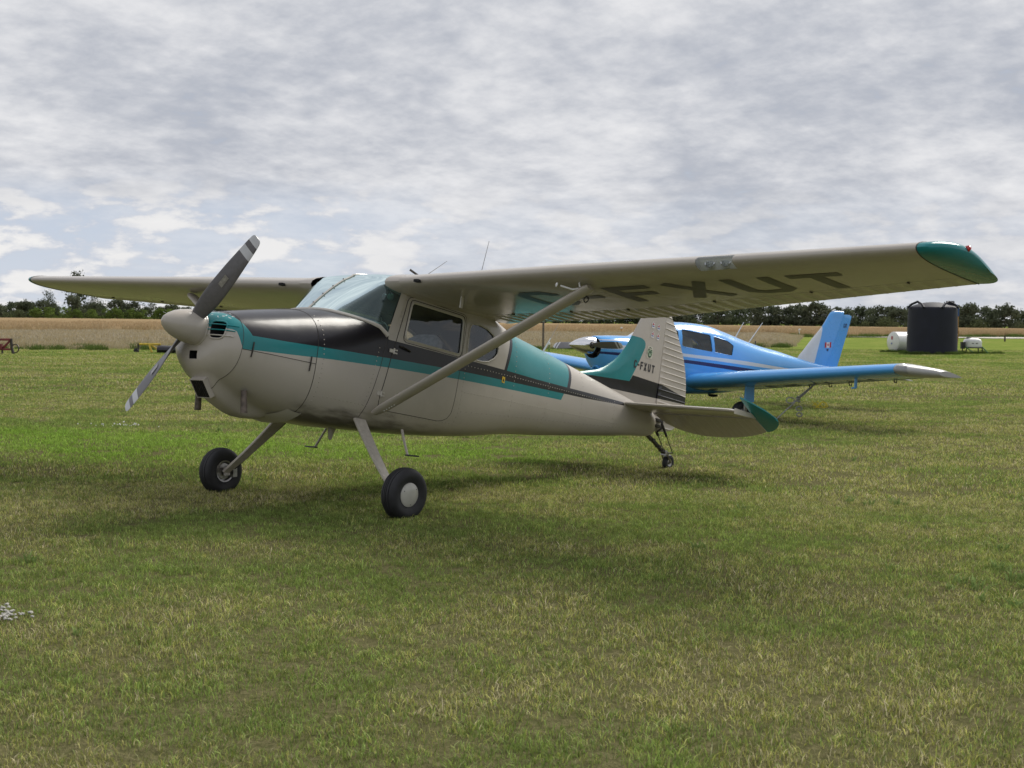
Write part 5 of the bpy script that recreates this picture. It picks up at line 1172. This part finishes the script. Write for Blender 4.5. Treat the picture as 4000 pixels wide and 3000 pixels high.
for s_ in (1, -1):
    dv = np.array([0, 1., .02])*s_; ax = np.array([1., 0, 0]); tv = np.cross(ax, dv); rows = []; rs = [.12, .17, .22, .30, .42, .58, .72, .792, .794, .833, .835, .872, .874, .92, .94]; wd = [(.12, .07), (.2, .10), (.3, .15), (.42, .175), (.6, .17), (.8, .15), (.9, .125), (.94, .07)]
    for r in rs:
        W_ = hermite([q[0] for q in wd], [q[1] for q in wd], r); be = rad(62-30*r); chv = tv*math.cos(be)+ax*math.sin(be); nv = np.cross(chv, dv); th = .028*(1-r)+.010+.03*max(0, .25-r)/.13
        rows.append([np.array([-.42, 0, ZO])+dv*r+chv*(W_/2*math.cos(a))+nv*(th/2*math.sin(a)) for a in np.linspace(0, 2*math.pi, 18, endpoint=False)])
    g = Geo().grid(rows, True, True, True); g.mi = []
    for i in range(len(rs)-1): g.mi += [1 if .792 <= rs[i] < .833 or rs[i] >= .872 else 0]*18
    g.mi += [0, 1]; g.obj('blade', [M_PROP, M_PROPW], pe, True, 40)
    Geo().lathe([(.062, -.01), (.062, .03), (.05, .045)], np.array([-.42, 0, ZO])+dv*.125, dv, 14).obj('blade_cuff', M_DARKMET, pe)
# wings
def bw_le(y): return -2.30-.062*max(0, y-.5)
def bw_ch(y): return 1.72-.115*y
def bw_z(y): return ZO-.605+.083*y
def bwpt(y, t, up, thin=1.): q = wpt(y, t, up, thin*1.5, bw_le(y), bw_ch(y), bw_z(y)); return (q[0], q[1], q[2]+bw_ch(y)*t*(w_inc(y)-.095))
BW = {}
for sg in (1, -1):
    tb = [1-math.cos(math.pi/2*i/14) for i in range(15)]; rr = []
    for y in (.3, .6, .9, 1.5, 2.3, 3.2, 4.1, 4.95): rr.append(flipy([bwpt(y, t, True) for t in tb[::-1]]+[bwpt(y, t, False) for t in tb[1:]], sg))
    wg = Geo().grid(rr, True, True, True).obj('wing', M_BLUE, B, True, 40); BW[sg] = wg
    rr = []
    for k in range(9):
        u = k/8; y = 4.955+.50*u; c0 = bw_ch(4.95); cf = bw_le(4.95)-.50*u**1.7; ca = bw_le(4.95)-c0+.05*u; ch = cf-ca; thin = (1-.45*u**1.5)*c0/ch*(1 if u < .99 else .75)
        z0 = bw_z(4.95)-.045*u**1.3; fz = lambda q, t: (q[0], y, q[2]-ch*t*.095)
        rr.append(flipy([fz(wpt(5.2, t, True, thin*1.5, cf, ch, z0), t) for t in tb[::-1]]+[fz(wpt(5.2, t, False, thin*1.5, cf, ch, z0), t) for t in tb[1:]], sg))
    tp = Geo().grid(rr, True, False, True).obj('wing_tip', M_GREYW, wg, True, 45)
    Geo().lathe([(.12, -.05), (.10, .0), (.06, .03), (.0005, .045)], (bw_le(4.95)-.06, sg*5.06, bw_z(5.)-.03), (.85, .5*sg, .05), 16).obj('tip_light', M_LENS, tp)
    for y0, nm in ((.75, 'flap'), (2.75, 'aileron')):
        y1 = 2.7 if nm == 'flap' else 4.9; Geo().tube([flipy([bwpt(y, .74, up)], sg)[0] for y in np.linspace(y0, y1, 8) for up in (False,)], .005, 4).obj(nm+'_seam', M_SEAM, wg)
    for y in (2.45, 2.9, 3.35, 4.3):
        b0 = np.array(bwpt(y, .78, False)); b0[1] *= sg; Geo().tube([b0+np.array([.04, 0, .01]), b0+np.array([.02, 0, -.045]), b0+np.array([-.03, 0, -.05]), b0+np.array([-.04, 0, -.01])], .010, 6).obj('hinge_bracket', M_DARKMET, wg)
    b0 = np.array(bwpt(4.05, .22, False)); b0[1] *= sg
    if sg > 0: g = Geo(); g.box(b0+np.array([0, 0, -.07]), (.05, .02, .15)); g.tube([b0+np.array([-.01, 0, -.15]), b0+np.array([.09, 0, -.15])], .014, 7); g.obj('pitot_mast', M_BLUE, wg)
    # main leg
    top = np.array([-2.92, sg*1.55, ZO-.50]); bot = np.array([-2.90, sg*1.50, .20]); g = Geo(); g.tube([top, bot+np.array([0, 0, .02])], [.05, .038], 10); g.obj('main_leg', M_STEEL, B)
    Geo().box((top+bot)/2+np.array([0, sg*.07, .12]), (.24, .02, .44), None, .85).obj('gear_door', M_BLUE, B, False)
    wc = bot+np.array([0, -sg*.08, 0]); wh = Geo().lathe([(.09, -.06), (.15, -.075), (.19, -.06), (.205, -.02), (.205, .02), (.19, .06), (.15, .075), (.09, .06)], wc, (0, 1, 0), 26).obj('main_wheel', M_RUB, B); Geo().lathe([(.095, .05), (.08, .055), (.03, .07), (.0005, .07)], wc, (0, sg, 0), 18).obj('hub', M_STEEL, wh)
g = Geo(); g.tube([(-.95, 0, ZO-.5), (-.90, 0, .22)], [.05, .04], 10); g.box((-.90, 0, .26), (.10, .20, .04)); g.obj('nose_leg', M_STEEL, B)
wh = Geo().lathe([(.07, -.05), (.13, -.062), (.17, -.05), (.185, 0), (.17, .05), (.13, .062), (.07, .05)], (-.90, 0, .185), (0, 1, 0), 24).obj('nose_wheel', M_RUB, B); Geo().lathe([(.075, -.04), (.0005, -.05)], (-.90, 0, .185), (0, 1, 0), 16).obj('hub', M_STEEL, wh)
def bunder(u0, p_):
    y = u0+p_[0]*.48; x = -3.42+p_[1]*.48; t = (bw_le(y)-x)/bw_ch(y); q = bwpt(y, t, False); return (q[0], q[1], q[2]-.004)
lettering([('C', 1.85, 1), ('F', 2.30, 1), ('-', 2.72, .6), ('X', 3.0, 1), ('J', 3.45, 1), ('Y', 3.9, 1)], .7, .17, bunder, 'registration_lettering', pmat('dark_blue_letters', (.012, .03, .10), .4), BW[1])
# fin, rudder
FL = [(-.25, -5.86), (-.06, -5.93), (.09, -6.088), (.35, -6.36), (.6, -6.64), (.80, -6.80), (.90, -6.89), (.925, -6.95), (.94, -7.05)]
bh = lambda z_: -6.72-.437*(z_+.30); FR = [(-.30, -7.12), (0, -7.24), (.30, -7.35), (.6, -7.465), (.80, -7.53), (.845, -7.54), (.90, -7.35), (.94, -7.2)]
def slab(rng, xa, xb, half, name, mat, par, top):
    rows = []
    for z_ in rng:
        a, b = xa(z_), xb(z_); L_ = a-b; ft = 1. if z_ < top-.05 else max(.2, math.sqrt(max(0, 1-((z_-top+.05)/.051)**2))); us_ = [0, .03, .1, .25, .5, .8, 1.]; hf = lambda u: half(u, L_)*ft
        rows.append([(a-L_*u, hf(u), ZO+z_) for u in us_[::-1]]+[(a-L_*u, -hf(u), ZO+z_) for u in us_[1:]])
    return Geo().grid(rows, True, True, True).obj(name, mat, par, True, 45)
zf = [-.25, -.15, -.06, 0, .09, .2, .35, .5, .6, .7, .8, .86, .90, .925, .938]
bf = slab(zf, lambda z_: hermite([q[0] for q in FL], [q[1] for q in FL], z_), bh, lambda u, L_: .045*min(1, math.sqrt(u/.2))+.003, 'fin', M_BFIN, B, .94)
zr_ = [-.30, -.1, .1, .3, .5, .65, .8, .845, .87]
br_ = slab(zr_, lambda z_: bh(z_)-.006, lambda z_: hermite([q[0] for q in FR], [q[1] for q in FR], z_), lambda u, L_: .042*(1-u)+.003, 'rudder', M_BFIN, B, 1.5)
def bflat(pts, mat, name, par, off=.052): return mobj(name, [(x, off, ZO+z_) for x, z_ in pts], [tuple(range(len(pts)))], mat, par, False)
M_FRED = pmat('flag_red', (.52, .02, .03), .5)
fl = bflat([(-6.69, .165), (-6.88, .175), (-6.88, .285), (-6.69, .275)], M_WHITE, 'flag_sticker', bf)
bflat([(-6.69, .165), (-6.737, .1675), (-6.737, .2775), (-6.69, .275)], M_FRED, 'flag_bar', fl, .0535); bflat([(-6.833, .1725), (-6.88, .175), (-6.88, .285), (-6.833, .2825)], M_FRED, 'flag_bar', fl, .0535)
bflat([(-6.785+a*.9, .226+b*.9) for a, b in ((0, -.038), (.004, -.018), (.03, -.014), (.022, -.004), (.034, .010), (.020, .010), (.016, .020), (.008, .012), (.010, .030), (0, .042), (-.010, .030), (-.008, .012), (-.016, .020), (-.020, .010), (-.034, .010), (-.022, -.004), (-.03, -.014), (-.004, -.018))], M_FRED, 'flag_leaf', fl, .0535)
bflat([(-6.755, .10), (-6.80, .10), (-6.808, .145), (-6.747, .145)], pmat('crest_dark', (.02, .04, .14), .5), 'crest_sticker', bf)
def btail(uo, p_): return (uo-p_[0]*.085, .030, ZO+.602+p_[1]*.085-.04*(uo+7.17)*0)
lettering([('C', -7.165, 1), ('F', -7.205, 1), ('-', -7.238, .7), ('X', -7.265, 1), ('J', -7.305, 1), ('Y', -7.345, 1)], .40, .16, btail, 'registration_lettering', pmat('navy_letters', (.01, .025, .10), .4), br_, 1)
Geo().tube([(-6.93, .0, ZO+.92), (-7.02, .0, ZO+.955)], .02, 6).obj('tail_beacon', M_WHITE, bf)
for sg in (1, -1):
    rr = []
    for y in (.02, .1, 1.75, 1.84, 1.90):
        le, ch = -6.42-.10*y-(0 if y < 1.8 else (y-1.8)*1.5), .80-.11*y-(0 if y < 1.8 else (y-1.8)*2.0); th = 1. if y < 1.8 else .5
        rr.append([(le-ch*u, sg*y, ZO-.36-.20*u*.35+th*.035*(math.sqrt(u)*(1-u)*2.2)+.003) for u in (1, .8, .5, .25, .1, .03, 0)]+[(le-ch*u, sg*y, ZO-.36-.20*u*.35-th*.035*(math.sqrt(u)*(1-u)*2.2)-.003) for u in (.03, .1, .25, .5, .8, 1.)])
    st_ = Geo().grid(rr[:3], True, True, True).obj('stabilator', M_BLUE, B, True, 45); Geo().grid([[(q[0], q[1]+sg*.002, q[2]) for q in r] for r in rr[2:]], True, True, True).obj('stabilator_tip', M_WHITE, st_, True, 45)
for a, b in (((-4.12, .0, .275), (-4.35, .0, .58)), ((-4.50, .0, .20), (-4.88, .0, .595))): Geo().tube([(a[0], a[1], a[2]+ZO-.02), (b[0], b[1], b[2]+ZO)], [.010, .006], 6).obj('whip_aerial', M_WHITE, B)
Geo().tube([(-4.70, 0, ZO+.12), (-4.70, 0, ZO+.23)], .012, 6).obj('short_aerial', M_BLACKP, B)
Geo().lathe([(.10, 0), (.08, .04), (.0005, .055)], (-3.35, .25, ZO-.82), (0, 0, -1), 14).obj('belly_beacon', M_BLACKP, B)
def BWp(p): return np.array(B.matrix_world @ Vector(tuple(p)))
# tie-down ropes
M_ROPE = pmat('grey_rope', (.26, .26, .25), .9, var=.3, vscale=60); M_YROPE = pmat('yellow_rope', (.55, .45, .03), .7)
a = BWp(bwpt(2.95, .45, False)); b = np.array([-12.55, -2.52, float(gz(-12.55, -2.52))+.02]); k_ = a+(b-a)*.40
rp = empty('tie_down_rope', tuple(b)); tag(rp, 'grey knotted rope holding the blue airplane wing down to the grass', 'rope')
def rel(P): return [np.array(q)-b for q in P]
Geo().tube(rel([a, a+(k_-a)*.5+np.array([.02, .02, 0]), k_]), .013, 6).obj('upper_strand', M_ROPE, rp); Geo().tube(rel([a+np.array([.05, .03, 0]), k_+np.array([.02, .01, .03])]), .013, 6).obj('upper_strand', M_ROPE, rp)
Geo().tube(rel([k_, b]), .011, 6).obj('lower_strand', M_ROPE, rp)
g = Geo()
kp = []
for i in range(40): f = i/39*math.pi*5; kp.append(k_-b+np.array([math.cos(f)*.035, math.sin(f)*.035, .05-.10*i/39]))
g.tube(kp, .013, 6); g.obj('knot', M_ROPE, rp)
for dx_, dz_, rr_ in ((-.13, -.02, .07), (.02, -.16, .05), (.03, -.26, .045)):
    cen = k_-b+R2[0]*dx_*np.array([1, 0, 0])+R2[1]*dx_*np.array([0, 1, 0])+np.array([0, 0, dz_])
    Geo().tube([cen+rr_*np.array([R2[0]*math.cos(f), R2[1]*math.cos(f), .7*math.sin(f)]) for f in np.linspace(0, 6.4, 16)], .012, 6).obj('loop', M_ROPE, rp)
yb = np.array([-16.84, -3.86, 0.]); yb[2] = float(gz(yb[0], yb[1]))
yr = empty('yellow_rope', tuple(yb)); tag(yr, 'yellow rope lying in a loose heap on the grass under the blue wing', 'rope')
pts = [np.array([R2[0]*u, R2[1]*u, 0])+np.array([0, 0, max(.02, .06+.09*math.sin(7.3*i/26*math.pi))]) for i, u in enumerate(np.linspace(-.13, .14, 27)+.05*np.sin(np.arange(27)*2.1))]
Geo().tube(pts, .011, 6).obj('coil', M_YROPE, yr)
# ------------------------------------------------------------------ tanks and farm gear
def at(px_, t): q = V(t, t*(px_-2000)/5313.); return np.array([q[0], q[1], float(gz(*q))])
FWD = np.array([-D2[0], -D2[1], 0.]); RT = np.array([R2[0], R2[1], 0.]); UP = np.array([0, 0, 1.])
M_TANK = pmat('dark_blue_plastic', (.012, .013, .026), .6, var=.15, vscale=1.5, spec=.3); M_GHOSE = pmat('green_hose', (.05, .17, .05), .5); M_ORANGE = pmat('orange_hose', (.45, .22, .05), .6)
c0 = at(3638, 78.5); tk = empty('water_tank', tuple(c0)); tag(tk, 'big dark blue plastic upright tank with a ribbed domed lid standing in the grass', 'tank')
Geo().lathe([(1.42, -.05), (1.425, .12), (1.41, .3), (1.40, .9), (1.395, 1.75), (1.37, 2.45), (1.37, 2.60), (1.36, 2.66), (1.33, 2.70)], (0, 0, 0), (0, 0, 1), 56).obj('tank_wall', M_TANK, tk)
Geo().lathe([(1.33, 2.70), (1.22, 2.76), (.8, 2.90), (.4, 2.98), (.0005, 3.0)], (0, 0, 0), (0, 0, 1), 56).obj('domed_top', M_TANK, tk)
for k in range(4):
    a = 2*math.pi*k/4+.5+YAW; d = np.array([math.cos(a), math.sin(a), 0]); side_ = np.array([-d[1], d[0], 0])
    Geo().tube([d*1.34+side_*(-.62)+UP*2.66, d*1.28+side_*(-.40)+UP*2.86, d*1.20+UP*3.02, d*1.28+side_*.40+UP*2.86, d*1.34+side_*.62+UP*2.66], [.07, .06, .055, .06, .07], 8).obj('lid_rib', M_TANK, tk)
lp = RT*.88+FWD*.35; Geo().lathe([(.24, 2.80), (.24, 3.03), (.22, 3.06), (.0005, 3.07)], lp, (0, 0, 1), 22).obj('filler_cap', M_TANK, tk)
Geo().tube([RT*1.10+UP*2.92, RT*1.36+UP*2.86, RT*1.46+UP*2.6, RT*1.46+UP*2.2], .06, 8).obj('outlet_pipe', pmat('blue_fitting', (.03, .09, .28), .4), tk); Geo().tube([RT*1.46+UP*2.5, RT*1.47+UP*1.6, RT*1.50+UP*1.25, RT*1.42+UP*.15], .035, 7).obj('orange_hose', M_ORANGE, tk)
c0 = at(3486, 82.5); ft = empty('fuel_tank', tuple(c0)); tag(ft, 'white horizontal cylinder tank half hidden behind the dark tank', 'tank')
axd = RT*.93-FWD*.36; axd /= np.linalg.norm(axd)
Geo().lathe([(.60, -.01), (.62, .03), (.61, .06), (.61, 1.9), (.60, 1.98), (.0005, 2.04)], UP*.66, axd, 44).obj('barrel', M_WHITE, ft); Geo().lathe([(.0005, -.10), (.35, -.08), (.55, -.03), (.60, 0)], UP*.66, axd, 44).obj('end_cap', M_WHITE, ft)
e1 = np.cross(UP, axd); e1 /= np.linalg.norm(e1)
def capd(u, v_, a, b, mat, nm): P = [UP*.66-axd*.108+e1*(u+a*i)+UP*(v_+b*j) for i, j in ((-1, -1), (1, -1), (1, 1), (-1, 1))]; mobj(nm, P, [(0, 1, 2, 3)], mat, ft, False)
capd(-.02, .24, .07, .10, M_PINK, 'red_sticker'); capd(-.0, -.10, .06, .05, M_BLUP, 'dark_sticker')
for t in (.35, 1.6): g = Geo(); g.box(axd*t+UP*.06, (.5, .5, .14)); g.obj('cradle', M_DARKMET, ft, False)
c0 = at(3796, 80); sp = empty('sprayer_tank', tuple(c0)); tag(sp, 'small white sprayer tank on a black frame with green hoses beside the dark tank', 'sprayer')
Rm = np.array([RT, -FWD, UP]).T
g = Geo(); rr = []
for t in np.linspace(0, 1, 9): e = {0: .90, 1: .55}.get(round(t, 3), 1.-.25*max(0, t-.65)**1.2/.3); rr.append([np.array(Rm @ np.array([.50*e*math.copysign(abs(math.cos(a))**.55, math.cos(a)), .40*e*math.copysign(abs(math.sin(a))**.55, math.sin(a)), .36+.56*t])) for a in np.linspace(0, 2*math.pi, 28, endpoint=False)])
g.grid(rr, True, True, True); g.obj('white_tank', M_WHITE, sp)
g = Geo()
for sx in (-1, 1):
    for sy in (-1, 1): g.tube([Rm @ np.array([.45*sx, .34*sy, .40]), Rm @ np.array([.50*sx, .36*sy, .0])], .035, 6)
g.tube([Rm @ np.array([-.5, .38, .37]), Rm @ np.array([.5, .38, .37])], .035, 6); g.tube([Rm @ np.array([-.5, -.38, .37]), Rm @ np.array([.5, -.38, .37])], .035, 6); g.obj('stand', M_BLACKP, sp)
Geo().box(Rm @ np.array([-.62, -.15, .50]), (.22, .22, .40), Rm).obj('pump', M_BLACKP, sp); Geo().lathe([(.14, .90), (.14, .97), (.0005, .99)], Rm @ np.array([-.22, 0, 0]), (0, 0, 1), 16).obj('lid', M_DARKMET, sp)
for sx, e_ in ((-.55, -.05), (.45, .72)): Geo().tube([Rm @ np.array([sx, -.42, .42]), Rm @ np.array([sx*.7+e_*.3, -.55, .28]), Rm @ np.array([e_, -.62, .04])], .035, 7).obj('hose', M_GHOSE, sp)
Geo().box(Rm @ np.array([-.10, -.402, .62]), (.10, .012, .05), Rm).obj('label_plate', M_DARKMET, sp); Geo().box(Rm @ np.array([.12, -.402, .62]), (.12, .012, .05), Rm).obj('label_plate', M_DARKMET, sp)
# weeds round the tanks
wp_ = []
for i in range(260):
    a = r_.uniform(0, 6.28); wp_.append((78.5+1.55*math.cos(a)-0*.2+r_.normal()*.10, 78.5*1638/5313+1.55*math.sin(a)+r_.normal()*.10))
for i in range(110): wp_.append((79.5+r_.normal()*.18, r_.uniform(25.4, 28.9)))
for i in range(160): wp_.append((81.9+r_.normal()*.25, r_.uniform(22.2, 24.6)))
tw_ = [tuft_mesh(f'tankweed_{i}', 60, .30, .26, .02, M_WEED, 400+i, .7) for i in range(3)]
scatter('weeds_round_tanks', to3(np.array(wp_)), r_.uniform(.2, .8, len(wp_)), tw_, M_WEED, 51)
# red implement at the left border
M_REDP = pmat('faded_red_paint', (.16, .025, .03), .6, var=.35, vscale=6); M_YELP = pmat('faded_yellow_paint', (.50, .36, .04), .55, var=.25, vscale=6)
c0 = at(6, 58.5); im = empty('farm_implement', tuple(c0)); tag(im, 'red farm implement frame cut by the left border, parked at the meadow edge', 'implement')
Rg_ = lambda x, y, z_: Rm @ np.array([x, y, z_])
Geo().tube([Rg_(-1.6, 0, .62), Rg_(.40, 0, .64)], .055, 6).obj('top_beam', M_REDP, im); Geo().tube([Rg_(-1.6, -.1, .22), Rg_(.40, -.1, .22)], .05, 6).obj('lower_beam', M_REDP, im)
Geo().tube([Rg_(.40, 0, .68), Rg_(.42, 0, .30), Rg_(.50, -.02, .02)], .06, 6).obj('end_post', M_DARKMET, im); Geo().tube([Rg_(.02, -.05, .22), Rg_(.36, 0, .60)], .05, 6).obj('brace', M_REDP, im); Geo().tube([Rg_(-.6, -.05, .22), Rg_(-.2, 0, .62)], .05, 6).obj('brace', M_REDP, im); Geo().tube([Rg_(.05, -.1, .25), Rg_(.05, -.1, .0)], .04, 6).obj('foot', M_DARKMET, im)
Geo().lathe([(.20, -.02), (.20, .02), (.16, .02), (.16, -.02), (.20, -.02)], Rg_(.58, -.02, .26), Rm @ np.array([.3, 1, 0]), 22).obj('hoop', M_DARKMET, im); Geo().box(Rg_(-.12, -.1, .34), (.34, .22, .22), Rm).obj('gearbox', M_REDP, im, False)
c0 = at(618, 62.5); ym = empty('mower', tuple(c0)); tag(ym, 'yellow framed mower deck with a black cover, behind the propeller blade', 'mower')
Geo().tube([Rg_(-.90, 0, .40), Rg_(.10, 0, .40)], .045, 4).obj('boom', M_YELP, ym); Geo().tube([Rg_(-.92, 0, .44), Rg_(-.94, 0, .0)], .045, 6).obj('front_leg', M_DARKMET, ym); Geo().tube([Rg_(-.42, 0, .38), Rg_(-.28, -.1, .02)], .05, 6).obj('strut', M_YELP, ym); Geo().tube([Rg_(-.36, 0, .38), Rg_(.06, -.05, .10)], .05, 6).obj('strut', M_YELP, ym)
g = Geo(); rr = []
for x in np.linspace(0, 1.15, 7): rr.append([Rg_(x, (.34*math.cos(a)), .15+.20*math.sin(a)*(1+.06*math.sin(x*9))) for a in np.linspace(0, 2*math.pi, 14, endpoint=False)])
g.grid(rr, True, True, True); g.obj('cover', M_BLACKP, ym); Geo().lathe([(.10, -.05), (.12, 0), (.10, .05)], Rg_(-1.02, -.05, .10), Rm @ np.array([0, 1, 0]), 14, (True, True)).obj('gauge_wheel', M_RUB, ym)
# posts
def post(nm, px_, t, h, r, mat, label, cap=None, group=None):
    c_ = at(px_, t); o = empty(nm, tuple(c_)); tag(o, label, 'post', group); Geo().tube([(0, 0, -.1), (0, 0, h)], r, 8).obj('shaft', mat, o)
    if cap: Geo().lathe([(r*2.2, h-.02), (r*2.4, h+.05), (r*1.5, h+.12), (.0005, h+.13)], (0, 0, 0), (0, 0, 1), 12).obj('cap', cap, o)
post('steel_post', 2120, 70, 2.1, .055, M_RUST, 'tall rusty steel post at the meadow edge, seen left of the blue airplane nose')
post('marker_post', 2143, 71, .46, .03, M_GHOSE, 'short green marker post with a white cap next to the rusty post', M_WHITE)
post('marker_post', 2425, 150, .95, .05, M_ORANGE, 'tiny pale marker at the crop edge above the blue airplane cowling', M_WHITE); post('marker_post', 3119, 165, .85, .06, M_WHITE, 'tiny white marker beside the gravel road left of the blue tail fin', M_WHITE); post('wooden_post', 3922, 142, .62, .09, M_BARK, 'short dark post between the gravel road and the dirt track at the right')
